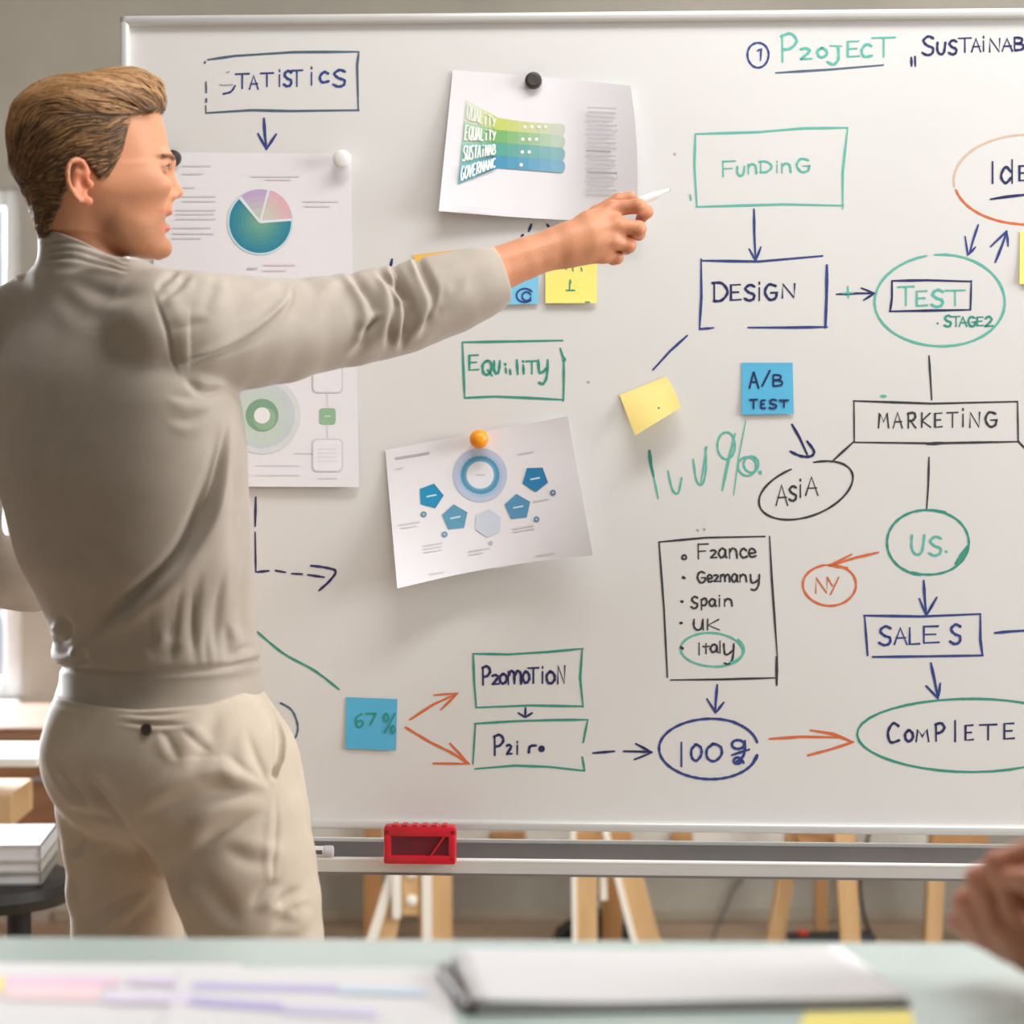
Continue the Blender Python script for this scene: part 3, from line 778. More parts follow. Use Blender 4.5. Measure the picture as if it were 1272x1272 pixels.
# lower middle sheet: ring and pentagons
def h4(a, b):
    d = (1 - a) ** 2 * b ** 2
    return 0.002 + 0.05 * d + 0.055 * a ** 2.2 * b ** 1.6 + 0.022 * a ** 3 * (1 - b) + 0.006 * b
s4 = Sheet('paper_sheet', [(478.5, 559), (705, 517), (736.5, 690), (493.5, 731)], h4, 'tilted white sheet with blue pentagons hanging from the orange magnet', 'paper', 'sheets pinned to the whiteboard',
           bow=lambda a, b: (0, -5.5 * math.sin(math.pi * a) * b))
q_ = lambda x, y: cr('Q', x, y)
c4 = q_(553, 601)
s4.graphic('printed_rings', [((188, 200, 226), circ(*c4, 33.5)), ((168, 196, 222), circ(c4[0] + 1, c4[1] + 1, 28)), ((86, 152, 190), circ(*c4, 24.2)), ((110, 172, 204), circ(c4[0], c4[1], 19.5)), ((232, 234, 240), circ(*c4, 17)), ((206, 206, 214), *bar(c4[0] - 6, c4[1], c4[0] + 6, c4[1], 2))], 'blue and lavender rings')
sh = []
for x, y, r, n, a, c in ((336, 693, 57, 5, -75, (28, 142, 190)), (443, 788, 59, 5, -96, (92, 154, 186)), (718, 742, 59, 5, -96, (84, 146, 186)), (794, 617, 59, 5, 88, (36, 126, 178)), (588, 813, 62, 6, -85, (204, 212, 226))):
    p = q_(x, y)
    sh.append((c, ngon(p[0], p[1], r / 3.533, n, a)))
    if n == 5: sh.append(((200, 222, 236), *bar(p[0] - 6, p[1] + 1, p[0] + 7, p[1] - 1.5, 2.0)))
s4.graphic('printed_pentagons', sh, 'blue pentagons')
sh = []
for x, y, r, c in ((305, 773, 13, (96, 140, 170)), (397, 861, 13, (110, 150, 180)), (800, 795, 13, (100, 140, 176)), (872, 678, 13, (90, 130, 168)), (600, 898, 9, (186, 190, 204))):
    p = q_(x, y); sh.append((c, circ(p[0], p[1], r / 3.533, 14)))
    sh.append(((170, 196, 214), circ(p[0], p[1], r / 3.533 * 0.4, 8)))
s4.graphic('printed_dots', sh)
sh = [((186, 184, 192), *bar(*q_(180, 528), *q_(330, 503), 2.4)), ((212, 210, 216), *bar(*q_(182, 574), *q_(215, 568), 1.4))]
for x, y, w in ((195, 820, 95), (205, 834, 70), (300, 912, 90), (302, 926, 84), (306, 940, 78), (500, 936, 95), (505, 950, 60), (695, 836, 95), (700, 850, 90), (720, 508, 70), (800, 955, 80), (330, 1036, 66), (610, 1010, 60), (785, 716, 70)):
    sh.append(((216, 213, 220), *bar(*q_(x, y), *q_(x + w, y - w * 0.17), 1.6)))
s4.graphic('printed_text', sh)

# ------------------------------------------------------------------ sticky notes
M_ny = mat('note_yellow', (250, 236, 132), 0.7, rgb2=(250, 232, 120), scale=9)
M_ny2 = mat('note_pale_yellow', (252, 232, 150), 0.7, rgb2=(250, 226, 138), scale=9)
M_nb = mat('note_blue', (92, 186, 226), 0.7, rgb2=(84, 178, 220), scale=9)
M_no = mat('note_orange', (248, 196, 96), 0.7, rgb2=(246, 190, 88), scale=9)
class Note(Sheet):
    def write(s, name, colour, segs, w=2.2, label=None):
        o = s.graphic(name, [(INK[colour], *bar(*a, *b, w)) for pl in segs for a, b in zip(pl[:-1], pl[1:]) if math.dist(a, b) > 0.1], label)
        return o
def glyph_px(k, text, boxes):
    out = []
    for ch, (x0, x1, y0, y1) in zip(text, boxes):
        for st in glyph(ch):
            out.append([cr(k, x0 + a * (x1 - x0), y0 + b * (y1 - y0)) for a, b in st])
    return out
NG = 'sticky notes on the whiteboard'
n1 = Note('sticky_note', [(921.5, 450.5), (984.6, 450.5), (986, 514), (921.5, 515)], lambda a, b: 0.001 + 0.003 * b * b, 'blue sticky note reading A/B TEST above the ASIA oval', 'sticky note', NG, m=M_nb, nx=10, ny=10)
n1.write('note_writing', 'navy', glyph_px('B', 'A/BTEST', [(456, 486, 195, 246), (492, 520, 190, 240), (526, 556, 204, 238), (456, 482, 278, 306), (490, 506, 280, 304), (514, 540, 278, 304), (544, 574, 280, 302)]), 2.4)
n2 = Note('sticky_note', [(430.2, 866), (493.5, 868.5), (491.7, 932), (429, 929.8)], lambda a, b: 0.001 + 0.002 * b * b, 'blue sticky note reading 67% beside the two orange arrows', 'sticky note', NG, m=M_nb, nx=10, ny=10)
n2.write('note_writing', 'green', glyph_px('D', '67%', [(374, 404, 544, 592), (406, 446, 545, 586), (466, 508, 545, 612)]), 2.0)
n3 = Note('sticky_note', [(769.5, 490.5), (827.5, 467.5), (846, 506), (789, 541)], lambda a, b: 0.001 + 0.036 * b ** 1.5 + 0.003 * math.sin(a * 5) * b, 'pale yellow sticky note peeling off the board with a tiny dot', 'sticky note', NG, m=M_ny2, nx=12, ny=14,
          bow=lambda a, b: (1.5 * math.sin(math.pi * b) * (a - 0.5), -2.0 * math.sin(math.pi * b)))
n3.write('note_writing', 'slate', [[(817.6, 506), (819, 507.5)]], 2.2)
n4 = Note('sticky_note', [(677.5, 314), (742, 314), (741, 376.5), (677.5, 376.5)], lambda a, b: 0.001 + 0.006 * b * b, 'yellow sticky note with a green 1 below the pointing hand', 'sticky note', NG, m=M_ny, nx=10, ny=10)
n4.write('note_writing', 'green', [[(708.5, 347), (707.5, 360)], [(703, 360.5), (714.5, 360.5)], [(707, 352), (710, 350)], [(711.5, 332), (712, 337)], [(722, 332), (723, 337)], [(727, 375), (733, 375.4)], [(703, 330), (703.5, 335)]], 1.7)
n5 = Note('sticky_note', [(605, 316), (668.5, 316), (668.5, 377), (605, 379.5)], lambda a, b: 0.001 + 0.004 * b * b, 'pale blue sticky note with a blue circled scribble half behind the wrist', 'sticky note', NG, m=mat('note_pale_blue', (128, 204, 238), 0.7, rgb2=(120, 196, 232), scale=9), nx=10, ny=10)
cc = cr('N', 785, 326)
n5.write('note_writing', 'blue', [circ(cc[0] - 3, cc[1], 10.5, 22, 40, 330, ry=8.5), circ(cc[0] - 1, cc[1] + 1, 5.5, 14, 10, 350)], 2.0)
n6 = Note('sticky_note', [(514, 316.5), (576, 309.5), (578, 377), (516, 381)], lambda a, b: 0.001, 'orange sticky note almost covered by the man\'s sleeve', 'sticky note', NG, m=M_no, nx=8, ny=8)
n7 = Note('sticky_note', [(1267, 287.5), (1331, 287), (1331, 352), (1266.5, 353)], lambda a, b: 0.001 + 0.004 * b * b, 'yellow sticky note cut off by the right picture edge', 'sticky note', NG, m=M_ny, nx=8, ny=8)

# ------------------------------------------------------------------ magnets
M_mblk = mat('magnet_black', (62, 58, 58), 0.45, rgb2=(54, 50, 50), scale=40)
M_mwht = mat('magnet_white', (240, 238, 238), 0.4, rgb2=(232, 230, 230), scale=40)
M_mora = mat('magnet_orange', (255, 158, 30), 0.35, rgb2=(252, 148, 22), scale=40)
def magnet(px, py, prof, m, label, cap=None, h0=0.0):
    o = B(px, py)
    mb = MB().lathe((0, 0, 0), (0, -1, 0), prof, 32)
    r = mb.build('magnet', m, smooth=True, loc=board_world((o[0], -h0, o[2])), rz=-PHI)
    tag(r, label, 'magnet', 'round magnets on the whiteboard')
    if cap: cap(r)
    return r
disc = lambda r, h: [(0, r), (h * 0.7, r * 1.0), (h * 0.92, r * 0.93), (h, r * 0.8)]
def dimple(rr, hh):
    def f(p):
        MB().lathe((0, -hh, 0), (0, -1, 0), [(0, rr), (0.0008, rr * 0.95), (0.0006, rr * 0.5)], 24).build('cap', mat('magnet_cap', (84, 78, 78), 0.35, rgb2=(78, 72, 72)), p, True)
    return f
magnet(663, 101, disc(0.0125, 0.011), M_mblk, 'black round magnet holding the sheet with the banded graphic', dimple(0.0085, 0.0112), 0.0045)
magnet(216, 197, disc(0.0122, 0.011), M_mblk, 'dark round magnet just in front of the man\'s nose', dimple(0.0085, 0.0112), 0.0025)
magnet(427, 199, [(0, 0.009), (0.009, 0.0085), (0.013, 0.0125), (0.017, 0.0135), (0.020, 0.0125), (0.022, 0.009)], M_mwht, 'white round magnet at the corner of the pie chart sheet', None, 0.0055)
magnet(596.5, 545, [(0, 0.006), (0.004, 0.0055), (0.008, 0.007)] + [(0.019 - 0.0142 * math.cos(a), 0.0142 * math.sin(a)) for a in np.linspace(0.55, 3.0, 12)], M_mora, 'orange ball magnet holding the tilted sheet with pentagons', None, 0.0035)

# ------------------------------------------------------------------ things on the tray
ty = zt0 + 0.006
ub = B(521, 1050, 0.04)[0]
ezb = B(521, 1074, 0.085)[2]
ub = B(521, 1050, 0.085)[0]
er = empty('board_eraser', board_world((ub, -0.0722, ezb)), -PHI)
tag(er, 'red plastic board eraser with dark see-through window hooked over the front of the marker tray', 'eraser')
M_red = mat('plastic_red', (206, 28, 48), 0.35, rgb2=(196, 22, 42), scale=30)
ew, eh, ed = 0.0525, 0.0555, 0.0125
mb = MB()
mb.box((-ew, -ed, 0), (ew, ed, 0.013), 0.003).box((-ew, -ed, eh - 0.016), (ew, ed, eh), 0.004)
mb.box((-ew, -ed, 0.002), (-ew + 0.011, ed, eh - 0.002), 0.004).box((ew - 0.011, -ed, 0.002), (ew, ed, eh - 0.002), 0.004)
mb.build('body', M_red, er, True)
MB().box((-ew + 0.010, -ed + 0.004, 0.012), (ew - 0.010, ed - 0.001, eh - 0.015)).build('window_panel', mat('plastic_maroon', (112, 22, 40), 0.3, rgb2=(92, 18, 36), scale=50), er)
MB().box((-0.03, ed - 0.001, zt0 + 0.0255 - ezb), (0.03, ed + 0.018, zt0 + 0.0285 - ezb), 0.0008).build('hook', M_red, er)
MB().bar((0.016, -ed + 0.002, 0.012), (0.036, -ed + 0.002, eh - 0.015), 0.003, 0.004, 0.0008).build('diagonal_rib', M_red, er)
mb = MB()
for k in range(6):
    mb.box((-ew + 0.012 + k * 0.0145, -ed + 0.002, eh - 0.001), (-ew + 0.020 + k * 0.0145, ed - 0.002, eh + 0.002), 0.001)
mb.build('ridge', M_red, er)
um = B(372, 1064, 0.045)[0]
mk = empty('marker', board_world((um, -0.053, zt0 + 0.0325)), -PHI)
tag(mk, 'white capped marker lying on the tray edge beside the man\'s hip', 'marker')
MB().lathe((-0.05, 0, 0), (1, 0, 0), [(0, 0.006), (0.002, 0.0078), (0.088, 0.0078), (0.0885, 0.006)], 20).build('barrel', M_mwht, mk, True)
MB().lathe((0.0385, 0, 0), (1, 0, 0), [(0, 0.0084), (0.005, 0.0086), (0.010, 0.0086), (0.0125, 0.0082), (0.0135, 0.006)], 20).build('cap', mat('cap_grey', (216, 214, 220), 0.4, rgb2=(208, 206, 212)), mk, True)
MB().box((0.005, -0.0086, -0.003), (0.036, -0.0072, 0.003), 0.0006).build('label_band', mat('marker_label', (92, 88, 92), 0.5, rgb2=(84, 80, 84)), mk)

# ------------------------------------------------------------------ background: trestles, desk, power strip
M_pine = mat('pine', (212, 176, 130), 0.55, rgb2=(198, 160, 112), scale=5, stretch=(6, 6, 0.8))
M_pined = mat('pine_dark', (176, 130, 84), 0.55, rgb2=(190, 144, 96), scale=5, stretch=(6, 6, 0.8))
M_pinew = mat('white_laminate_and_lit_edge', (244, 240, 230), 0.5, rgb2=(238, 233, 222), scale=6)  # table top laminate; also stands for light along the trestle edges
TY = 5.85
DT = 0.735
def leg(px0, py0, px1, py1, Y, wpx, m, parent, org, name='leg', depth=0.04, ext=True):
    """square timber leg whose axis passes through two pixels at depth Y, carried up to the desk and down to the floor"""
    a, b = W(px0, py0, Y), W(px1, py1, Y)
    d = (b - a) / (b[2] - a[2])
    if ext:
        a = a + d * (DT - 0.03 - a[2]); b = b + d * (0.0 - b[2])
    o = np.array(org)
    w = wpx / FP * Y
    mb = MB()
    P = [((a[0] - o[0]) + s * w / 2, (a[2] - o[2])) for s in (-1, 1)]; Q = [((b[0] - o[0]) + s * w / 2, (b[2] - o[2])) for s in (1, -1)]
    mb.prism([(P[0][0], P[0][1]), (P[1][0], P[1][1]), (Q[0][0], Q[0][1]), (Q[1][0], Q[1][1])], 'y', Y - o[1] - depth / 2, Y - o[1] + depth / 2)
    return mb.build(name, m, parent)
TG = 'bare wooden trestles behind the whiteboard'
def trestle(px, label):
    o = (W(px, 1100, TY)[0], TY, 0.0)
    t = empty('trestle', o)
    tag(t, label, 'trestle', TG)
    return t, o
t, o = trestle(510, 'wooden trestle with light on its edges built as white strips behind the red eraser')
leg(504, 1040, 478, 1170, TY, 26, M_pine, t, o)
leg(496, 1060, 461, 1170, TY - 0.03, 13, M_pinew, t, o, 'lit_edge', 0.02)  # light on the leg's edge, put in as a white strip
leg(549, 1040, 550, 1170, TY, 24, M_pine, t, o)
leg(530, 1040, 531, 1170, TY - 0.03, 12, M_pinew, t, o, 'lit_edge', 0.02)
leg(464, 1040, 464, 1170, TY + 0.24, 22, M_pined, t, o)
leg(532, 1040, 532, 1170, TY + 0.24, 22, M_pined, t, o)
def rel(px, py, Y, o): return W(px, py, Y) - np.array(o)
a, b = rel(500, 1035, TY, o), rel(534, 1134, TY, o)
MB().box((a[0], -0.028, b[2]), (b[0], -0.008, a[2]), 0.002).build('cross_board', M_pine, t)
a, b = rel(488, 1040, TY, o), rel(499, 1136, TY, o)
MB().box((a[0], -0.055, b[2]), (b[0], -0.03, a[2] + 0.1), 0.004).build('lit_strip', M_pinew, t)  # another lit edge, its light put into the white colour
for py in (1081, 1115):
    c = rel(512, py, TY, o)
    MB().lathe((c[0], -0.028, c[2]), (0, -1, 0), [(0, 0.0135), (0.006, 0.0135), (0.010, 0.008)], 20).build('peg', M_pinew, t, True)
top_a = rel(455, 800, TY, o); top_b = rel(560, 800, TY, o)
MB().box((top_a[0], -0.04, DT - 0.06), (top_b[0], 0.28, DT - 0.003), 0.003).build('top_rail', M_pine, t)
t, o = trestle(760, 'wooden trestle left of the black bag')
leg(727, 1035, 728, 1170, TY, 28, M_pine, t, o)
leg(712.5, 1035, 713.5, 1135, TY - 0.022, 6, M_pinew, t, o, 'lit_edge', 0.02)  # white strip in place of light on the left edge
leg(770, 1035, 806, 1170, TY, 30, M_pine, t, o)
leg(757, 1050, 788, 1170, TY - 0.022, 8, M_pinew, t, o, 'lit_edge', 0.02)
a, b = rel(713, 1030, TY, o), rel(784, 1050, TY, o)
MB().box((a[0], -0.03, b[2]), (b[0], 0.03, a[2]), 0.002).build('cross_rail', M_pined, t)
c = rel(750, 1083, TY, o); d = rel(750, 1118, TY, o)
MB().bar((c[0], 0, c[2] + 0.05), (d[0], 0, d[2]), 0.018, 0.018, 0.003).build('hanging_pin', M_pinew, t)
MB().box((a[0], -0.04, DT - 0.06), (b[0], 0.28, DT - 0.003), 0.003).build('top_rail', M_pine, t)
leg(760, 1040, 760, 1170, TY + 0.13, 24, M_pined, t, o)
t, o = trestle(1020, 'wooden trestle standing in front of the black power strip')
leg(985, 1040, 962, 1170, TY, 20, M_pine, t, o)
leg(1048, 1040, 1056, 1170, TY - 0.16, 24, M_pine, t, o)
a, b = rel(985, 1030, TY, o), rel(1055, 1049, TY, o)
MB().box((a[0], -0.13, b[2]), (b[0], 0.02, a[2]), 0.002).build('cross_rail', M_pined, t)
MB().box((a[0], -0.17, DT - 0.06), (b[0], 0.28, DT - 0.003), 0.003).build('top_rail', M_pine, t)
leg(1020, 1040, 1020, 1120, TY + 0.24, 16, M_pined, t, o, depth=0.03)
t, o = trestle(1170, 'wooden trestle partly behind the hand at the right edge')
leg(1164, 1040, 1158, 1170, TY + 0.2, 20, M_pine, t, o)
leg(1215, 1040, 1228, 1170, TY + 0.2, 20, M_pine, t, o)
a, b = rel(1155, 1033, TY + 0.2, o), rel(1226, 1049, TY + 0.2, o)
MB().box((a[0], 0.17, b[2]), (b[0], 0.23, a[2]), 0.002).build('cross_rail', M_pined, t)
MB().box((a[0], -0.1, DT - 0.06), (b[0], 0.25, DT - 0.003), 0.003).build('top_rail', M_pine, t)
for px, w, lb in ((631, 44, 'short brown timber block fixed to the white wall duct, right of the red eraser'), (847, 26, 'small brown timber block fixed to the white wall duct, behind the middle of the tray')):
    a, c = W(px - w / 2, 1033, 6.28), W(px + w / 2, 1049, 6.28)
    bl = MB().box((a[0] - (a[0] + c[0]) / 2, -0.02, c[2] - a[2]), (c[0] - (a[0] + c[0]) / 2, 0.02, 0.0), 0.003).build('timber_block', M_pined, loc=((a[0] + c[0]) / 2, 6.28, a[2]))
    tag(bl, lb, 'wood block', 'timber blocks on the wall duct')
# power strip, bag, cable
ps = W(1035, 1154, 5.95)
pw = empty('power_strip', (ps[0], 5.98, 0.0), 0.12)
tag(pw, 'black power strip with a red switch lying on the floor by the wall', 'power strip')
M_blk = mat('plastic_black', (34, 34, 36), 0.5, rgb2=(40, 40, 42))
MB().box((-0.105, -0.035, 0), (0.105, 0.035, 0.05), 0.006).build('body', M_blk, pw)
MB().box((-0.085, -0.012, 0.048), (-0.06, 0.012, 0.060), 0.003).build('switch', mat('switch_red', (210, 50, 36), 0.4, rgb2=(200, 44, 32)), pw)
for k in range(3):
    MB().cyl((-0.03 + k * 0.05, 0, 0.048), (-0.03 + k * 0.05, 0, 0.053), 0.02).build('socket', mat('socket_grey', (62, 62, 64), 0.5, rgb2=(56, 56, 58)), pw)
bg = empty('shoulder_bag', (W(740, 1150, 6.08)[0], 6.1, 0))
tag(bg, 'black bag slumped on the floor behind the trestle with the hanging pin', 'bag')
bx = [(-0.105, 0.0), (0.105, 0.0), (0.098, 0.022), (0.05, 0.05), (0.0, 0.085), (-0.04, 0.066), (-0.098, 0.025)]
MB().prism(bx, 'y', -0.05, 0.05).build('bag_body', mat('fabric_black', (36, 34, 34), 0.85, rgb2=(46, 44, 44), scale=60), bg)
MB().tube([(-0.05, -0.03, 0.06), (-0.02, -0.03, 0.12), (0.02, -0.03, 0.12), (0.05, -0.03, 0.045)], 0.005).build('strap', M_blk, bg)
def cable(name, pix, Y, r, label, m):
    P = [W(x, y, yy) for x, y, yy in pix]
    P = [np.array(p) for p in smooth_poly(P, 5)]
    for p in P: p[2] = max(p[2], r)
    o0 = P[-1].copy()
    ob = MB().tube([tuple(p - o0) for p in P], r).build(name, m, smooth=True, loc=tuple(o0))
    tag(ob, label, 'cable')
cable('cable', [(940, 1030, 6.33), (934, 1050, 6.33), (922, 1085, 6.33), (908, 1110, 6.33), (893, 1150, 6.30), (884, 1172, 6.05)], 6.3, 0.004, 'thin grey cable running down the wall between the trestles', mat('cable_grey', (128, 122, 112), 0.6, rgb2=(120, 114, 104)))
cable('cable', [(1080, 1033, 5.80), (1074, 1060, 5.82), (1068, 1100, 5.86), (1074, 1140, 5.92), (1082, 1160, 5.95)], 5.9, 0.004, 'dark cable dropping to the power strip', M_blk)

# left background: cabinet, desk, stool with papers
M_walnut = mat('walnut', (134, 92, 66), 0.5, rgb2=(112, 74, 52), scale=4, stretch=(1, 6, 10))
cb = empty('cabinet', (-1.55, 5.75, 0))
tag(cb, 'low brown wooden cabinet under the window behind the man', 'cabinet')
MB().box((-0.85, -0.22, 0.385), (0.80, 0.22, 0.62), 0.006).build('carcass', M_walnut, cb)
for k in range(3):
    x0 = -0.83 + k * 0.545
    d = MB().box((x0, -0.238, 0.40), (x0 + 0.53, -0.22, 0.605), 0.004).build('drawer', M_walnut, cb)
    MB().box((x0 + 0.2, -0.252, 0.50), (x0 + 0.32, -0.238, 0.512), 0.003).build('handle', M_alud, d)
for x in (-0.8, 0.72):
    for y in (-0.18, 0.16):
        MB().box((x, y, 0), (x + 0.04, y + 0.04, 0.387)).build('leg', M_walnut, cb)
tb = empty('table', (-1.75, 4.85, 0))
tag(tb, 'narrow pale topped table with a light wood drawer at the left picture edge', 'table')
MB().box((-0.55, -0.12, 0.654), (0.825, 0.11, 0.672), 0.004).build('table_top', M_pinew, tb)
MB().box((0.30, -0.11, 0.534), (0.772, 0.10, 0.598), 0.004).build('drawer', M_pine, tb)
for x in (-0.45, 0.64):
    for y in (-0.10, 0.06):
        MB().box((x, y, 0), (x + 0.04, y + 0.04, 0.655), 0.003).build('leg', M_pine, tb)
st = empty('stool', (-0.955, 4.4, 0))
tag(st, 'black padded swivel stool behind the man\'s legs', 'stool')
seat_t = W(0, 1086, 4.4)[2]
MB().lathe((0, 0, seat_t - 0.055), (0, 0, 1), [(0, 0.10), (0.010, 0.155), (0.03, 0.165), (0.048, 0.16), (0.055, 0.145)], 36).build('seat', mat('leather_black', (38, 36, 36), 0.45, rgb2=(46, 44, 44), scale=30), st, True)
MB().cyl((0.06, 0, 0.09), (0.06, 0, seat_t - 0.05), 0.022).build('stem', M_blk, st, True)
for k in range(5):
    a = 2 * math.pi * k / 5 + 0.3
    MB().bar((0.06, 0, 0.085), (0.06 + 0.24 * math.cos(a), 0.24 * math.sin(a), 0.058), 0.03, 0.025, 0.004, up=(0, 0, 1)).build('base_arm', M_blk, st)
    MB().cyl((0.06 + 0.23 * math.cos(a) - 0.012 * math.sin(a), 0.23 * math.sin(a) + 0.012 * math.cos(a), 0.025), (0.06 + 0.23 * math.cos(a) + 0.012 * math.sin(a), 0.23 * math.sin(a) - 0.012 * math.cos(a), 0.025), 0.025).build('caster', M_blk, st, True)
bk = [('binder', (224, 226, 232), 0.028, 'pale grey binder lying on top of the stool\'s pile'), ('binder', (198, 196, 186), 0.022, 'beige binder in the middle of the stool\'s pile'), ('binder', (150, 150, 146), 0.022, 'grey binder at the bottom of the stool\'s pile')]
z = seat_t
for nm, c, h, lb in reversed(bk):
    b_ = empty(nm, (-0.965, 4.4, z), 0.05)
    tag(b_, lb, 'binder', 'binders piled on the stool')
    mm = mat('binder_%d' % c[0], c, 0.5, rgb2=tuple(x - 8 for x in c))
    MB().box((-0.12, -0.105, 0), (0.125, 0.105, 0.003)).box((-0.12, -0.105, h - 0.003), (0.125, 0.105, h)).box((0.122, -0.105, 0), (0.125, 0.105, h)).build('cover', mm, b_)
    MB().box((-0.115, -0.10, 0.003), (0.120, 0.10, h - 0.003)).build('pages', M_paper, b_)
    z += h

# ------------------------------------------------------------------ foreground table and what lies on it
TZ = 0.92
M_glass = mat('table_laminate', (196, 212, 208), 0.22, rgb2=(192, 208, 204), scale=3, spec=0.5, coat=0.2)
ft = empty('table', (0.1, 1.62, 0), -math.radians(1.6))
tag(ft, 'pale green white table in the foreground covered with papers', 'table')
MB().box((-1.25, -0.45, TZ - 0.03), (1.25, 0.452, TZ), 0.004).build('table_top', M_glass, ft)
for x in (-1.2, 1.14):
    for y in (-0.40, 0.35):
        MB().box((x, y, 0), (x + 0.06, y + 0.05, TZ - 0.03), 0.004).build('leg', M_alu, ft)
MB().box((-1.15, -0.38, TZ - 0.09), (1.15, -0.36, TZ - 0.03)).box((-1.15, 0.36, TZ - 0.09), (1.15, 0.38, TZ - 0.03)).build('apron', M_alu, ft)
def Tb(px, py, z=TZ):
    Y = (CZ - z) * FP / (py - HY)
    return np.array([(px - CX) / FP * Y, Y, z])
def flat_sheet(name, pix, z, label, cat, m, group=None, curl=0.0, n=14):
    """sheet lying on the table, corners given clockwise from far left"""
    c = [Tb(*p, z) for p in pix]
    org = np.mean(c, 0)
    v, f = [], []
    for j in range(n + 1):
        for i in range(n + 1):
            a, b = i / n, j / n
            p = (c[0] * (1 - a) + c[1] * a) * (1 - b) + (c[3] * (1 - a) + c[2] * a) * b - org
            p[2] += curl * (1 - b) ** 3 + 0.0008
            v.append(p)
    k = len(v); v += [p - [0, 0, 0.0007] for p in v]
    q = lambda i, j: j * (n + 1) + i
    for j in range(n):
        for i in range(n):
            a = (q(i, j), q(i + 1, j), q(i + 1, j + 1), q(i, j + 1)); f.append(a[::-1]); f.append(tuple(x + k for x in a))
    rim = [q(i, 0) for i in range(n + 1)] + [q(n, j) for j in range(1, n + 1)] + [q(i, n) for i in range(n - 1, -1, -1)] + [q(0, j) for j in range(n - 1, 0, -1)]
    for a, b in zip(rim, rim[1:] + rim[:1]): f.append((a, b, b + k, a + k))
    o = mesh_obj(name, v, f, m, smooth=False)
    o.location = org
    tag(o, label, cat, group)
    def prt(pname, polys, plabel=None):
        V, F, I, ms = [], [], [], []
        for li, (rgb, poly) in enumerate(polys):
            mm = pmat(rgb)
            if mm not in ms: ms.append(mm)
            k0 = len(V)
            for p in poly: V.append(Tb(*p, z) - org + [0, 0, 0.0014 + 0.0002 * li])
            F.append(tuple(range(k0, k0 + len(poly)))[::-1]); I.append(ms.index(mm))
        oo = mesh_obj(pname, V, F, ms, o, midx=I)
        if plabel: oo['label'] = plabel
    return o, prt
M_paper2 = mat('paper_office', (224, 222, 224), 0.8, rgb2=(221, 219, 221), scale=6)
FG = 'papers on the foreground table'
o1, p1 = flat_sheet('paper_sheet', [(-260, 1196), (300, 1199), (330, 1300), (-330, 1296)], TZ + 0.0006, 'printed sheet with pink and yellow blocks at the left end of the foreground table', 'paper', M_paper2, FG)
p1('printed_blocks', [((230, 192, 213), [(-60, 1214), (150, 1216), (146, 1228), (-70, 1225)]), ((242, 206, 211), [(10, 1226), (128, 1228), (120, 1246), (0, 1243)]), ((250, 228, 96), [(-40, 1217), (6, 1217), (2, 1235), (-46, 1235)]),
                      ((213, 198, 226), [(160, 1217), (290, 1219), (290, 1228), (158, 1226)]), ((219, 210, 232), [(130, 1236), (240, 1237), (238, 1250), (126, 1249)])], 'pastel pink and yellow blocks')
o2, p2 = flat_sheet('paper_sheet', [(226, 1203), (556, 1203), (570, 1310), (190, 1306)], TZ + 0.0018, 'printed sheet with lavender bars in the middle of the foreground table', 'paper', M_paper2, FG)
p2('printed_bars', [((190, 182, 226), [(240, 1222), (420, 1226), (418, 1234), (236, 1230)]), ((178, 168, 222), [(238, 1241), (352, 1249), (350, 1258), (234, 1250)]), ((206, 200, 233), [(352, 1252), (470, 1258), (468, 1266), (350, 1261)]), ((202, 217, 234), [(420, 1228), (530, 1231), (530, 1240), (420, 1236)])], 'lavender and pale blue bars')
# writing pad: thick block with a dark underside cover
nb_c = [Tb(560, 1196, TZ), Tb(1045, 1187, TZ), Tb(1132, 1252, TZ), Tb(585, 1262, TZ)]
no = np.mean(nb_c, 0)
pad = empty('notepad', tuple(no))
tag(pad, 'open white writing pad with a dark cover lying in the middle of the foreground table', 'notepad')
def slab(cs, z0, z1, nm, m, shrink=0.0, rounded=True):
    cs = [np.array(c) - no for c in cs]
    P = [(c[0] * (1 - shrink), c[1] * (1 - shrink)) for c in cs][::-1]
    return MB().prism(P, 'z', z0 + 0.0, z1).build(nm, m, pad)
slab(nb_c, 0.0005, 0.0022, 'cover', mat('cover_maroon', (92, 66, 78), 0.6, rgb2=(84, 58, 70)))
slab(nb_c, 0.0022, 0.0068, 'pages', M_paper2, 0.012)
# top sheet of the pad, curling up at its left end
v, f = [], []
n = 20
cc_ = [np.array(c) - no for c in nb_c]
for j in range(n + 1):
    for i in range(n + 1):
        a, b = i / n, j / n
        p = ((cc_[0] * (1 - a) + cc_[1] * a) * (1 - b) + (cc_[3] * (1 - a) + cc_[2] * a) * b) * 0.99
        p[2] = 0.0074 + 0.004 * (1 - a) ** 4 + 0.002 * math.sin(a * 9 + b * 2) * (a * (1 - a)) + 0.0012 * max(0, a - 0.85) / 0.15
        v.append(p)
q = lambda i, j: j * (n + 1) + i
f = [(q(i, j), q(i, j + 1), q(i + 1, j + 1), q(i + 1, j)) for j in range(n) for i in range(n)]
k = len(v)
v += [p - [0, 0, 0.0005] for p in v]
f += [tuple(x + k for x in a[::-1]) for a in list(f)]
rim = [q(i, 0) for i in range(n + 1)] + [q(n, j) for j in range(1, n + 1)] + [q(i, n) for i in range(n - 1, -1, -1)] + [q(0, j) for j in range(n - 1, 0, -1)]
f += [(a, b, b + k, a + k) for a, b in zip(rim, rim[1:] + rim[:1])]
mesh_obj('top_page', v, f, M_paper2, pad, smooth=True)
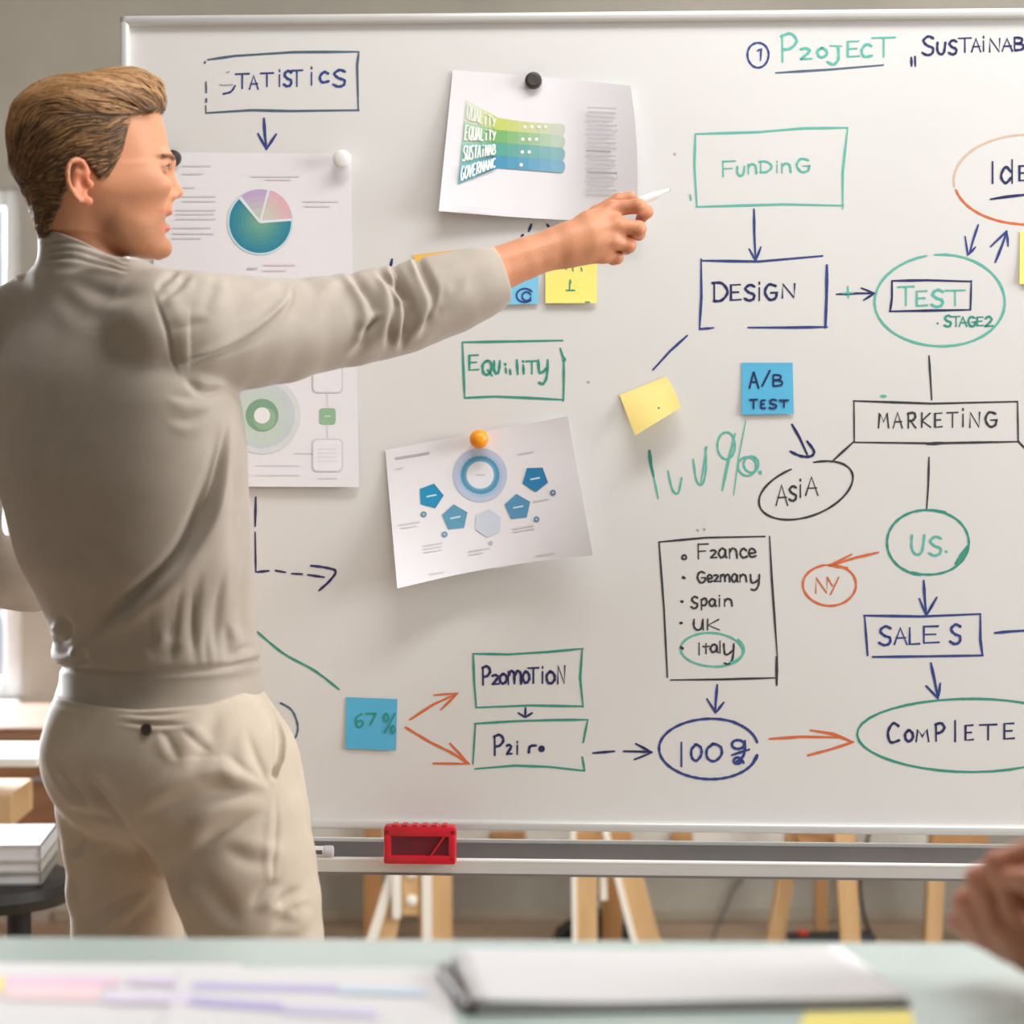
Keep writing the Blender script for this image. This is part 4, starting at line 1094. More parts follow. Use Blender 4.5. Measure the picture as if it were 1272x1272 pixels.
a = Tb(549, 1213, TZ) - no; b = Tb(586, 1262, TZ) - no
MB().tube([tuple(a * (1 - t) + b * t + np.array([0, 0, 0.0065])) for t in np.linspace(0, 1, 9)], [0.0045 + 0.0018 * math.sin(t * 3.1) for t in np.linspace(0, 1, 9)], 10).build('spine', mat('spine_brown', (88, 74, 72), 0.6, rgb2=(100, 88, 84)), pad, True)
o3, p3 = flat_sheet('sticky_note', [(1000, 1259), (1132, 1257), (1140, 1302), (985, 1304)], TZ + 0.0008, 'yellow sticky note lying on the foreground table in front of the writing pad', 'sticky note', M_ny)

# ------------------------------------------------------------------ people: signed distance sculpting
class Sdf:
    """list of shapes blended in order; each op is (mode, fn, centre, radius, k)"""
    def __init__(s): s.ops = []
    def add(s, fn, c, r, k=0.0, mode='u'):
        s.ops.append((mode, fn, np.asarray(c, float), float(r), float(k))); return s
    def cone(s, a, b, ra, rb, k=0.02, mode='u'):
        a, b = np.asarray(a, float), np.asarray(b, float)
        ab = b - a; L2 = max(ab @ ab, 1e-12)
        def f(p):
            t = np.clip((p - a) @ ab / L2, 0, 1)
            return np.linalg.norm(p - a - t[:, None] * ab, axis=1) - (ra + (rb - ra) * t)
        return s.add(f, (a + b) / 2, math.sqrt(L2) / 2 + max(ra, rb), k, mode)
    def chain(s, pts, rs, k=0.02, mode='u'):
        for i in range(len(pts) - 1): s.cone(pts[i], pts[i + 1], rs[i], rs[i + 1], k, mode)
        return s
    def ell(s, c, r, k=0.02, axes=None, mode='u'):
        c, r = np.asarray(c, float), np.asarray(r, float)
        A = np.eye(3) if axes is None else np.asarray(axes, float)   # rows are axes
        def f(p):
            q = (p - c) @ A.T
            g = np.linalg.norm(q / r, axis=1) + 1e-9
            h = np.linalg.norm(q / (r * r), axis=1) + 1e-9
            return g * (g - 1) / h
        return s.add(f, c, r.max(), k, mode)
    def __call__(s, p, blk=None):
        d = np.full(len(p), 1.0)
        for mode, fn, c, r, k in s.ops:
            if blk is not None:
                dist = np.linalg.norm(c - blk[0]) - r - blk[1]
                if dist > k + 0.03: continue
            e = fn(p)
            if mode == 'u':
                if k > 0:
                    h = np.clip(0.5 + 0.5 * (d - e) / k, 0, 1)
                    d = d * (1 - h) + e * h - k * h * (1 - h)
                else: d = np.minimum(d, e)
            elif mode == 's':
                if k > 0:
                    h = np.clip(0.5 - 0.5 * (d + e) / k, 0, 1)
                    d = d * (1 - h) - e * h + k * h * (1 - h)
                else: d = np.maximum(d, -e)
            elif mode == 'i': d = np.maximum(d, e)
        return d
    def bounds(s):
        lo = np.min([c - r for m, f, c, r, k in s.ops if m == 'u'], 0) - 0.01
        hi = np.max([c + r for m, f, c, r, k in s.ops if m == 'u'], 0) + 0.01
        return lo, hi
    def mesh(s, vox=0.003, nb=24):
        lo, hi = s.bounds()
        n = np.ceil((hi - lo) / (vox * nb)).astype(int)
        grid = vdb.FloatGrid(1.0)
        ii = np.arange(nb)
        gx, gy, gz = np.meshgrid(ii, ii, ii, indexing='ij')
        off = np.stack([gx, gy, gz], -1).reshape(-1, 3)
        half = nb * vox * 0.5 * math.sqrt(3)
        bi = np.stack(np.meshgrid(*[np.arange(k) for k in n], indexing='ij'), -1).reshape(-1, 3)
        cen = lo + (bi + 0.5) * nb * vox
        dc = s(cen)
        for b, c, d in zip(bi, cen, dc):
            o = b * nb
            if d > half * 1.6 + 0.03: continue
            if d < -(half * 1.5 + 0.03):
                grid.fill(tuple(int(x) for x in o), tuple(int(x) for x in o + nb - 1), -1.0, False)
                continue
            v = s(lo + (o + off) * vox, (c, half))
            grid.copyFromArray(v.reshape(nb, nb, nb).astype(np.float32), ijk=tuple(int(x) for x in o), tolerance=0.0)
        pts, quads = grid.convertToQuads(0.0)
        return np.asarray(pts, float) * vox + lo, np.asarray(quads)
    def grad(s, p, e=0.002):
        g = np.stack([s(p + d) - s(p - d) for d in np.eye(3) * e], 1)
        return g / (np.linalg.norm(g, axis=1)[:, None] + 1e-9)
    def hit(s, px, py, y0=2.4, y1=3.9):
        """first surface point seen from the photograph's viewpoint (used to sit buttons and seams on the cloth)"""
        ys = np.linspace(y0, y1, 400)
        P = np.array([W(px, py, y) for y in ys])
        d = s(P)
        i = np.argmax(d < 0)
        return P[i] if d[i] < 0 else None

def normals_of(v, q):
    a = v[q[:, 2]] - v[q[:, 0]]; b = v[q[:, 3]] - v[q[:, 1]]
    fn = np.cross(a, b)
    n = np.zeros_like(v)
    for k in range(4): np.add.at(n, q[:, k], fn)
    return n / (np.linalg.norm(n, axis=1)[:, None] + 1e-12)

def relax(v, q, it=2, lam=0.5):
    E2 = np.concatenate([q[:, [0, 1]], q[:, [1, 2]], q[:, [2, 3]], q[:, [3, 0]]])
    cnt = np.zeros(len(v)); np.add.at(cnt, E2[:, 0], 1); np.add.at(cnt, E2[:, 1], 1)
    for _ in range(it):
        s = np.zeros_like(v)
        np.add.at(s, E2[:, 0], v[E2[:, 1]]); np.add.at(s, E2[:, 1], v[E2[:, 0]])
        v = v + lam * (s / np.maximum(cnt, 1)[:, None] - v)
    return v

def to_pix(v):
    return np.stack([CX + v[:, 0] / v[:, 1] * FP, HY - (v[:, 2] - CZ) / v[:, 1] * FP], 1)

def seg_dist(p, poly):
    """distance, signed side and arc position of 2-D points to a polyline"""
    best = np.full(len(p), 1e9); side = np.zeros(len(p)); pos = np.zeros(len(p))
    L = np.concatenate([[0], np.cumsum(np.linalg.norm(np.diff(poly, axis=0), axis=1))])
    for i in range(len(poly) - 1):
        a, b = poly[i], poly[i + 1]
        ab = b - a
        t = np.clip((p - a) @ ab / (ab @ ab), 0, 1)
        r = p - a - t[:, None] * ab
        d = np.linalg.norm(r, axis=1)
        m = d < best
        best[m] = d[m]; side[m] = np.sign(ab[0] * r[m, 1] - ab[1] * r[m, 0]); pos[m] = (L[i] + t[m] * np.linalg.norm(ab)) / L[-1]
    return best, side, pos

def fold(v, n, pts, depth, width, ridge=0.0, rw=None, side=1, taper=0.42, facing=0.15):
    """press a crease (and raise a ridge on one side of it) along a line on the cloth"""
    poly = smooth_poly(np.array(pts, float), 6)
    px = to_pix(v)
    lo, hi = poly.min(0) - 6 * width, poly.max(0) + 6 * width
    m = (px[:, 0] > lo[0]) & (px[:, 0] < hi[0]) & (px[:, 1] > lo[1]) & (px[:, 1] < hi[1]) & (n[:, 1] < facing + 0.25)
    idx = np.where(m)[0]
    if not len(idx): return
    d, sd, pos = seg_dist(px[idx], poly)
    env = np.clip(np.minimum(pos, 1 - pos) / taper, 0, 1); env = env * env * (3 - 2 * env)
    env = env * np.clip((facing + 0.25 - n[idx, 1]) / 0.5, 0, 1)
    bulge = 0.75 + 0.7 * np.sin(math.pi * np.clip(pos, 0, 1))
    w = width * 1.1 * bulge
    h = -depth * np.exp(-(d / w) ** 2)
    if ridge:
        r = (rw or width) * 1.35 * bulge
        x = (d * sd * side - 1.5 * r) / r
        h = h + ridge * np.exp(-x * x)
    v[idx] += n[idx] * (h * env)[:, None]

def sdf_obj(name, v, q, m, parent, org, attr=None):
    me = bpy.data.meshes.new(name)
    me.vertices.add(len(v)); me.vertices.foreach_set('co', (v - org).astype(np.float32).ravel())
    nq = len(q)
    me.loops.add(nq * 4); me.loops.foreach_set('vertex_index', q[:, ::1].astype(np.int32).ravel())
    me.polygons.add(nq); me.polygons.foreach_set('loop_start', np.arange(0, nq * 4, 4, dtype=np.int32))
    me.polygons.foreach_set('use_smooth', np.ones(nq, dtype=bool))
    me.materials.append(m)
    me.update(calc_edges=True); me.validate()
    if attr is not None:
        a = me.color_attributes.new('tone', 'FLOAT_COLOR', 'POINT')
        c = np.ones((len(v), 4), np.float32); c[:, :3] = attr
        a.data.foreach_set('color', c.ravel())
    o = bpy.data.objects.new(name, me)
    C.objects.link(o)
    if parent is not None: o.parent = parent
    return o

def fix_orient(v, q):
    """outward facing quads"""
    a = v[q[:, 2]] - v[q[:, 0]]; b = v[q[:, 3]] - v[q[:, 1]]
    vol = np.sum(np.cross(a, b) * v[q[:, 0]])
    return q if vol > 0 else q[:, ::-1]

def stack_fn(zs, cx, cy, A, Bv, axu, axv, ex=2.0, nar=0.0):
    """solid of stacked ellipses: centre (cx, cy), half sizes A along axu and B along axv, as functions of z"""
    o = np.argsort(zs)
    zs, cx, cy, A, Bv = [np.asarray(x, float)[o] for x in (zs, cx, cy, A, Bv)]
    axu, axv = np.asarray(axu, float), np.asarray(axv, float)
    def f(p):
        z = np.clip(p[:, 2], zs[0], zs[-1])
        X, Y = np.interp(z, zs, cx), np.interp(z, zs, cy)
        a, b = np.interp(z, zs, A), np.interp(z, zs, Bv)
        dx, dy = p[:, 0] - X, p[:, 1] - Y
        u, w = dx * axu[0] + dy * axu[1], dx * axv[0] + dy * axv[1]
        if nar: w = w * (1 + nar * np.clip(u / a, -1, 1))
        U, V = np.abs(u / a), np.abs(w / b)
        g = (U ** ex + V ** ex) ** (1 / ex) + 1e-9
        gr = np.sqrt((u / (a * a)) ** 2 + (w / (b * b)) ** 2) / g + 1e-9
        if ex == 2.0: d = (g - 1) / gr
        else: d = (g - 1) * np.minimum(a, b)
        dz = np.maximum(zs[0] - p[:, 2], p[:, 2] - zs[-1])
        return np.maximum(d, dz)
    c = np.array([cx.mean(), cy.mean(), (zs[0] + zs[-1]) / 2])
    r = math.sqrt(((zs[-1] - zs[0]) / 2 + np.ptp(cx)) ** 2 + (max(A.max(), Bv.max()) + np.ptp(cy)) ** 2) + 0.02
    return f, c, r
def dense(zs, *cols, n=60):
    """smooth resampling of level tables"""
    zs = np.asarray(zs, float)
    P = np.stack([zs] + [np.asarray(c, float) for c in cols], 1)
    S = smooth_poly(P, 8)
    return [S[:, i] for i in range(S.shape[1])]

MY = 3.10                         # depth of the man's middle
S_ = MY / FP                      # metres per pixel there
FACE = np.array([math.sin(math.radians(52)), math.cos(math.radians(52))])      # where his body faces
RGT = np.array([FACE[1], -FACE[0]])                                            # his right
man_org = np.array([W(240, 900, MY)[0], MY + 0.02, 0.0])
def Z(py, Y=MY): return CZ - (py - HY) / FP * Y

# ---------- head, in its own frame: x forward, y to his left, z up
HYAW = math.radians(12)
HC = W(110, 215, MY - 0.005)
hf = np.array([math.cos(HYAW), math.sin(HYAW), 0]); hl = np.array([-math.sin(HYAW), math.cos(HYAW), 0])
HS = 1.03e-3
def to_head(p):
    q = p - HC
    return np.stack([q @ hf, q @ hl, q[:, 2]], 1)
def from_head(q):
    q = np.atleast_2d(q)
    return HC + q[:, :1] * hf + q[:, 1:2] * hl + q[:, 2:] * np.array([0, 0, 1.0])
def hx(px): return (px - 110) * HS / math.cos(HYAW)
def hz(py): return (215 - py) * HS
def hp(px, py, y=0.0):
    """head-frame point that shows at pixel (px, py) when y metres to his left (negative: to his right)"""
    return np.array([((px - 110) * HS + y * math.sin(HYAW)) / math.cos(HYAW), y, hz(py)])

def head_stack(rows, nar, ex=2.0):
    py, bk, fr, w = [np.array(c, float) for c in zip(*rows)]
    py, bk, fr, w = dense(py, bk, fr, w)
    f, c, r = stack_fn(hz(py), hx((bk + fr) / 2), np.zeros(len(py)), np.maximum((fr - bk) / 2 * HS / math.cos(HYAW), 0.002), np.maximum(w, 2) * 1e-3, (1, 0), (0, 1), ex, nar)
    return f, c, r
CRAN = [(103.5, 92, 122, 8), (106, 74, 146, 26), (111, 58, 166, 42), (120, 43, 182, 56), (132, 31, 193, 66), (146, 23, 199, 72), (162, 18, 203, 75.5), (178, 16, 206, 77), (190, 16, 208.5, 77),
        (198, 17.5, 209.5, 76.5), (206, 20, 208, 76), (214, 23, 205, 75), (226, 29, 204, 73), (240, 36, 203, 69), (256, 42, 196, 63), (272, 46, 180, 55), (288, 50, 150, 45)]
JAW = [(208, 90, 204, 66), (225, 92, 204.5, 67), (240, 96, 206, 66.5), (252, 100, 205.5, 64.5), (262, 103, 205, 62.5), (272, 107, 203.5, 60), (282, 112, 203.5, 57), (292, 118, 203.5, 53), (300, 125, 204.5, 48),
       (308, 134, 205.5, 42), (314, 146, 204, 35), (318, 162, 200, 26), (320.5, 176, 194, 14)]
headsdf = Sdf()
f, c, r = head_stack(CRAN, 0.10); headsdf.add(f, c, r, 0.0)
f, c, r = head_stack(JAW, 0.16, 2.3); headsdf.add(f, c, r, 0.012)
# brow ridge, cheek bones, nose, lips, chin
EYE = lambda sgn: hp(193.5, 208.5, 0) + np.array([0, sgn * 0.031, 0])
for sgn in (-1, 1):
    headsdf.ell(hp(178, 231, 0) + [0, sgn * 0.050, 0], (0.030, 0.016, 0.016), 0.030)
    headsdf.ell(hp(204, 213, 0) + [0.008, sgn * 0.035, 0], (0.020, 0.019, 0.013), 0.016, mode='s')
    headsdf.ell(hp(160, 196, 0) + [0.0, sgn * 0.108, 0], (0.050, 0.032, 0.040), 0.03, mode='s')
    headsdf.cone(hp(207, 198.5, sgn * 0.007), hp(203, 197.5, 0) + [-0.004, sgn * 0.034, 0], 0.0055, 0.0050, 0.014)
    headsdf.ell(EYE(sgn), (0.0132, 0.0150, 0.0115), 0.006)
    headsdf.ell(EYE(sgn) + [0.0115, sgn * 0.001, -0.0005], (0.0055, 0.0105, 0.0030), 0.002, mode='s')
headsdf.cone(hp(204.5, 207), hp(214.5, 234), 0.0055, 0.0078, 0.010)
headsdf.ell(hp(216, 237.5), (0.0085, 0.0085, 0.0075), 0.006)
for sgn in (-1, 1):
    headsdf.ell(hp(207.5, 242, 0) + [0, sgn * 0.0115, 0], (0.0098, 0.0062, 0.0068), 0.006)
    headsdf.ell(hp(211, 247, 0) + [0, sgn * 0.0065, 0], (0.0052, 0.0028, 0.0034), 0.003, mode='s')
headsdf.ell(hp(203.5, 256), (0.0065, 0.017, 0.009), 0.010)
headsdf.ell(hp(206.5, 262.5), (0.0046, 0.0175, 0.0040), 0.005)
headsdf.ell(hp(203.5, 283), (0.0058, 0.0165, 0.0062), 0.006)
headsdf.ell(hp(210.5, 271.5), (0.016, 0.0195, 0.0045), 0.004, mode='s')
headsdf.ell(hp(206, 292), (0.006, 0.020, 0.004), 0.008, mode='s')
headsdf.ell(hp(199, 307), (0.011, 0.019, 0.012), 0.012)
# ears
def ear(sgn):
    y0 = sgn * 0.079
    e = lambda px, py, out=0.0: hp(px, py, -0.079) * [1, 0, 1] + np.array([0, y0 + sgn * out, 0])
    back = lambda px: max(0.0, (122 - px)) * 0.00045
    P = [(122, 221), (118.5, 214), (115, 208.5), (109, 206.5), (103.5, 209.5), (100, 216), (98.5, 224), (99.5, 234), (102.5, 243), (107, 250), (112, 255.5)]
    headsdf.chain([e(x, y, 0.006 + back(x)) for x, y in P], [0.0030] * 4 + [0.0033] * 7, 0.003)
    headsdf.ell(e(112, 231, 0.003), (0.0125, 0.0085, 0.024), 0.006, axes=[[0.98, -0.2 * sgn * -1, 0], [0.2 * sgn * -1, 0.98, 0], [0, 0, 1]])
    headsdf.ell(e(121, 256, 0.004), (0.0085, 0.004, 0.0065), 0.006)
    headsdf.ell(e(115.5, 236, 0.013), (0.0075, 0.0085, 0.0105), 0.004, mode='s')
    headsdf.ell(e(105, 224, 0.016), (0.0034, 0.0065, 0.013), 0.003, mode='s')
    headsdf.ell(e(113, 217, 0.014), (0.0052, 0.0060, 0.0050), 0.003, mode='s')
    headsdf.ell(e(125.5, 236, 0.005), (0.0042, 0.0040, 0.0056), 0.004)
    headsdf.cone(e(107.5, 221, 0.006), e(110.5, 245, 0.005), 0.0022, 0.0028, 0.003)
ear(-1); ear(1)
def head_world(p): return headsdf(to_head(p))

# ---------- hands
def hand(s, wrist, mcp, fingers, thumb, rs, thick, dors):
    """palm from the wrist to four knuckles, then a chain per finger"""
    w = np.asarray(wrist, float)
    for i, m in enumerate(mcp):
        side = (i - 1.5) / 1.5
        s.cone(w * 0.72 + np.asarray(m) * 0.28, m, thick * 0.98, rs[i] * 1.12, 0.016)
    for i in range(3):
        a, b = np.asarray(mcp[i]), np.asarray(mcp[i + 1])
        s.cone(w * 0.4 + a * 0.6, (a + b) / 2 * 0.9 + w * 0.1, thick * 0.85, rs[i] * 0.85, 0.012)
    for i, (m, ch) in enumerate(zip(mcp, fingers)):
        pts = [np.asarray(m)] + [np.asarray(c) for c in ch]
        r = [rs[i] * 1.10, rs[i] * 1.06, rs[i] * 0.94, rs[i] * 0.80]
        for j in range(3): s.cone(pts[j], pts[j + 1], r[j], r[j + 1], 0.0035 if j else 0.007)
        for j in range(1, 3): s.ell(pts[j], (r[j] * 1.05,) * 3, 0.002)
    pts = [np.asarray(c) for c in thumb]
    r = [thick * 0.9, rs[0] * 1.25, rs[0] * 1.05, rs[0] * 0.9]
    for j in range(len(pts) - 1): s.cone(pts[j], pts[j + 1], r[j], r[j + 1], 0.008 if j == 0 else 0.004)

bodysdf = Sdf()
bodysdf.add(head_world, HC + np.array([0, 0, -0.003]), 0.155, 0.0)
# neck
bodysdf.cone(W(104, 262, MY), W(106, 345, MY + 0.01), 0.0475, 0.0475, 0.016)
# torso, arms and legs under the clothes
bodysdf.chain([W(108, 380, MY + 0.01), W(122, 450, MY + 0.02), W(205, 900, MY + 0.02)], [0.045, 0.080, 0.095], 0.02)
shR = W(222, 408, 2.99); elR = W(470, 398, 3.165); wrR = W(690, 308, 3.262)
bodysdf.cone(W(108, 392, MY + 0.01), shR, 0.04, 0.042, 0.02)
bodysdf.cone(shR, elR, 0.040, 0.030, 0.01)
RARM = [elR, W(560, 358, 3.21), W(612, 337, 3.232), W(652, 321, 3.248), wrR]
bodysdf.chain(RARM, [0.030, 0.0310, 0.0310, 0.0280, 0.0262], 0.003)
shL = W(-15, 432, 3.23); elL = W(-52, 708, 3.30); wrL = W(110, 708, 3.45)
bodysdf.cone(W(108, 400, MY + 0.03), shL, 0.04, 0.042, 0.02)
bodysdf.cone(shL, elL, 0.040, 0.033, 0.02)
bodysdf.cone(elL, wrL, 0.032, 0.026, 0.015)
HY0 = 3.27
mR = [W(760, 259, HY0 + 0.012), W(767, 279, HY0 - 0.004), W(762, 300, HY0 - 0.002), W(748, 318, HY0 + 0.008)]
fR = [[W(793, 256, HY0 + 0.004), W(803, 263, HY0 + 0.022), W(796, 272, HY0 + 0.036)],
      [W(793, 284, HY0 + 0.000), W(793, 290, HY0 + 0.026), W(776, 290, HY0 + 0.040)],
      [W(781, 305, HY0 + 0.006), W(778, 308, HY0 + 0.032), W(760, 304, HY0 + 0.042)],
      [W(766, 320, HY0 + 0.016), W(762, 322, HY0 + 0.038), W(746, 316, HY0 + 0.046)]]
tR = [W(712, 292, HY0 + 0.022), W(742, 266, HY0 + 0.036), W(768, 249, HY0 + 0.038), W(784, 245, HY0 + 0.036)]
bodysdf.cone(wrR, np.asarray(wrR) * 0.42 + (np.asarray(mR[1]) + np.asarray(mR[2])) * 0.29, 0.0255, 0.0215, 0.010)
bodysdf.cone(np.asarray(RARM[2]) + [0, -0.022, 0.010], np.asarray(wrR) + [0.01, -0.019, 0.006], 0.004, 0.004, 0.008)
hand(bodysdf, wrR, mR, fR, tR, [0.0096, 0.0098, 0.0092, 0.0082], 0.0200, None)
# tendons on the back of the hand, wrist bone
for m in mR: bodysdf.cone(np.asarray(wrR) * 0.55 + np.asarray(m) * 0.45 + [0, -0.0185, 0], np.asarray(m) + [0, -0.0085, 0], 0.0026, 0.0040, 0.005)
bodysdf.ell(np.asarray(wrR) + [-0.012, -0.018, -0.012], (0.010, 0.008, 0.009), 0.010)
off = np.array([0.0, 0, 0])
mL = [wrL + np.array([0.075, 0.03, 0.02]), wrL + np.array([0.08, 0.03, 0.0]), wrL + np.array([0.078, 0.03, -0.02]), wrL + np.array([0.07, 0.028, -0.038])]
fL = [[m + np.array([0.035, -0.005, -0.004]), m + np.array([0.052, -0.022, -0.008]), m + np.array([0.05, -0.042, -0.01])] for m in mL]
hand(bodysdf, wrL, mL, fL, [wrL + np.array([0.025, 0.01, 0.018]), wrL + np.array([0.05, 0.015, 0.045]), wrL + np.array([0.08, 0.005, 0.055]), wrL + np.array([0.10, -0.008, 0.05])], [0.0095, 0.0097, 0.0092, 0.0082], 0.0195, None)
# legs
hpR = W(268, 940, 3.05); hpL = W(150, 940, 3.16)
knR = np.array([W(330, 1165, 3.04)[0], 3.04, 0.50]); knL = np.array([W(158, 1165, 3.19)[0], 3.19, 0.50])
anR = np.array([W(345, 1165, 3.00)[0], 3.00, 0.085]); anL = np.array([W(160, 1165, 3.20)[0], 3.20, 0.085])
bodysdf.chain([hpR, knR, anR], [0.075, 0.05, 0.034], 0.02)
bodysdf.chain([hpL, knL, anL], [0.06, 0.046, 0.034], 0.02)
for an, yaw in ((anR, 58), (anL, 35)):
    d = np.array([math.sin(math.radians(yaw)), math.cos(math.radians(yaw)), 0])
    bodysdf.cone(an + [0, 0, -0.045] - d * 0.03, an + d * 0.15 + [0, 0, -0.05], 0.032, 0.022, 0.02)

v, q = bodysdf.mesh(0.0022)
q = fix_orient(v, q)
v = relax(v, q, 2, 0.35)
# skin tone map: where the skin itself differs (lips, ears, beard shadow, brow, scalp under the hair)
hq = to_head(v)
px = np.stack([110 + hq[:, 0] * math.cos(HYAW) / HS - hq[:, 1] * 0, 215 - hq[:, 2] / HS], 1)
tone = np.tile(np.array(lin((206, 142, 106))), (len(v), 1))
inhead = np.linalg.norm(v - HC, axis=1) < 0.17
def blend(mask, rgb):
    global tone
    m = np.clip(mask, 0, 1)[:, None]
    tone = tone * (1 - m) + np.array(lin(rgb)) * m
def blob(cx, cy, rx, ry, soft=0.5):
    d = np.sqrt(((px[:, 0] - cx) / rx) ** 2 + ((px[:, 1] - cy) / ry) ** 2)
    return np.clip((1 + soft - d) / (2 * soft), 0, 1) * inhead
nz_ = 0.5 + 0.5 * np.sin(v[:, 0] * 900) * np.sin(v[:, 1] * 800 + 1) * np.sin(v[:, 2] * 850 + 2)
yb = np.interp(px[:, 0], [108, 118, 128, 140, 152, 170, 188, 198, 206, 214], [330, 296, 264, 254, 262, 270, 265, 256, 252, 252])
beard = np.clip((px[:, 1] - yb) / 16, 0, 1) * np.clip((px[:, 0] - 112) / 34, 0, 1) * np.clip((330 - px[:, 1]) / 10, 0, 1) * inhead * (hq[:, 0] > -0.02)
blend(beard * (0.42 + 0.25 * nz_), (140, 94, 60))
blend(blob(202, 263.5, 11, 2.8, 0.5) * 0.55 + blob(202, 284, 9, 4.5, 0.4) * 0.65, (200, 110, 94))
blend((np.abs(hq[:, 1]) > 0.079) * blob(111, 234, 19, 32, 0.25) * 0.6, (226, 128, 98))
blend(blob(199, 197, 12, 3.2, 0.5) * 0.75 * (np.abs(hq[:, 1]) < 0.055), (122, 84, 54))
blend(blob(200, 209, 8, 2.2, 0.5) * 0.5 * (np.abs(hq[:, 1]) < 0.048), (110, 70, 52))
shv = (np.linalg.norm(v - np.array([anR[0], anR[1], 0.03]), axis=1) < 0.25) & (v[:, 2] < 0.10) | (np.linalg.norm(v - np.array([anL[0], anL[1], 0.03]), axis=1) < 0.25) & (v[:, 2] < 0.10)
knuck = np.zeros(len(v))
for m in mR: knuck = np.maximum(knuck, np.exp(-(np.linalg.norm(v - m, axis=1) / 0.014) ** 2))
for ch in fR:
    for c_ in ch[:2]: knuck = np.maximum(knuck, np.exp(-(np.linalg.norm(v - c_, axis=1) / 0.012) ** 2))
blend(knuck * 0.45, (212, 120, 92))
M_skin = mat('skin', (255, 255, 255), 0.48, attr='tone', sss=0.06, spec=0.4, bump=0.16, bscale=420)
man = sdf_obj('person', v, q, M_skin, None, man_org, tone)
man.location = man_org
tag(man, 'man in a taupe turtleneck and beige trousers pointing at the whiteboard with a white pen', 'person')

# ---------- sweater
sw = Sdf()
rows = [  # py, centre px, projected half width px, depth ratio
    (352, 104, 70, .62), (375, 106, 84, .58), (400, 112, 108, .56), (430, 124, 138, .56), (460, 133, 156, .58), (490, 140, 164, .60), (520, 144, 166, .62), (560, 146.5, 167, .64), (600, 149, 166, .66),
    (650, 157, 160, .68), (700, 166, 154, .70), (740, 177, 142.5, .72), (780, 187, 133.5, .74), (808, 193, 133, .75), (824, 196, 131.5, .75), (832, 197, 129.5, .75), (850, 198, 131.5, .75), (866, 197.5, 136, .75), (880, 197.5, 140, .75)]
py, cx, hw, ra = dense(*[np.array(c, float) for c in zip(*rows)])
A_ = hw * S_ / np.sqrt(RGT[0] ** 2 + (ra * FACE[0]) ** 2)
f, c, r = stack_fn(Z(py), (cx - CX) / FP * MY, np.full(len(py), MY + 0.01), A_, A_ * ra, RGT, FACE)
sw.add(f, c, r, 0.0)
sw.cone(W(98, 352, MY), W(200, 400, 3.01), 0.050, 0.066, 0.035)
sw.cone(W(84, 356, MY + 0.03), shL, 0.042, 0.064, 0.035)
SLV = [(200, 404, 2.985, 68), (236, 412, 3.00, 72), (275, 414, 3.03, 70), (310, 413, 3.055, 66), (350, 411, 3.085, 59), (395, 403, 3.115, 53), (436, 397, 3.14, 52), (470, 390, 3.165, 51), (500, 384, 3.18, 49), (530, 373, 3.195, 47), (560, 364, 3.208, 44.5), (590, 353, 3.22, 39.5), (640, 333, 3.24, 31)]
P = [W(x, y, d) for x, y, d, r in SLV]; Rr = [(r + (4.0 if 330 < x < 600 else 1.5)) * d / FP for x, y, d, r in SLV]
sw.chain(P, Rr, 0.011)
sw.chain([shL, W(-46, 560, 3.27), elL, W(40, 712, 3.38), wrL], [0.064, 0.056, 0.054, 0.047, 0.04], 0.03)
# turtleneck collar
colA, colB = W(107, 352, MY), W(105, 262, MY)
sw.cone(colA, colB, 0.0605, 0.0585, 0.012)
# trim: collar rim, cuff, hem
cn = np.array([0.33, 0.0, 0.944]); cp0 = W(105, 303, MY)          # rim dips towards the throat
cn = np.array([0.34, 0.06, 0.94]); cn /= np.linalg.norm(cn)
def collar_cut(p):
    near = np.linalg.norm((p - W(103, 300, MY))[:, :2], axis=1) - 0.085
    return np.maximum((cp0 - p) @ (-cn) * -1.0, near)
sw.add(lambda p: -np.minimum((p - cp0) @ cn, 0.09 - np.linalg.norm((p - W(103, 300, MY))[:, :2], axis=1)), W(103, 300, MY), 0.5, 0.004, 's')
cuffp = (W(612, 308, 3.232) + W(631, 366, 3.236)) / 2
cd = W(660, 318, 3.25) - W(560, 358, 3.208)
cu = W(631, 366, 3.236) - W(612, 308, 3.232)
cnn = np.array([-cu[2], 0.0, cu[0]]); cnn = cnn if cnn @ cd > 0 else -cnn
cnn /= np.linalg.norm(cnn); cnn = cnn + np.array([0, 0.2, 0]); cnn /= np.linalg.norm(cnn)
sw.add(lambda p: -np.minimum((p - cuffp) @ cnn, 0.25 - np.linalg.norm(p - cuffp, axis=1)), cuffp, 0.5, 0.003, 's')
hem = lambda x: np.interp(x, [W(55, 0, MY)[0], W(190, 0, MY)[0], W(270, 0, MY)[0], W(340, 0, MY)[0]], [Z(873), Z(876.5), Z(870), Z(854)])
sw.add(lambda p: -np.where((p[:, 2] < Z(800)), hem(p[:, 0]) - p[:, 2], -0.1), W(200, 880, MY), 0.6, 0.003, 's')
v, q = sw.mesh(0.0024)
q = fix_orient(v, q)
v = relax(v, q, 3, 0.5)
# puckers and creases, a few passes so that the normals follow
T4 = lambda *pts: [cr('T', x, y) for x, y in pts]
n = normals_of(v, q)
pxx = to_pix(v)
bandz = (pxx[:, 1] > 832) & (pxx[:, 1] < 900) & (v[:, 2] < Z(820))
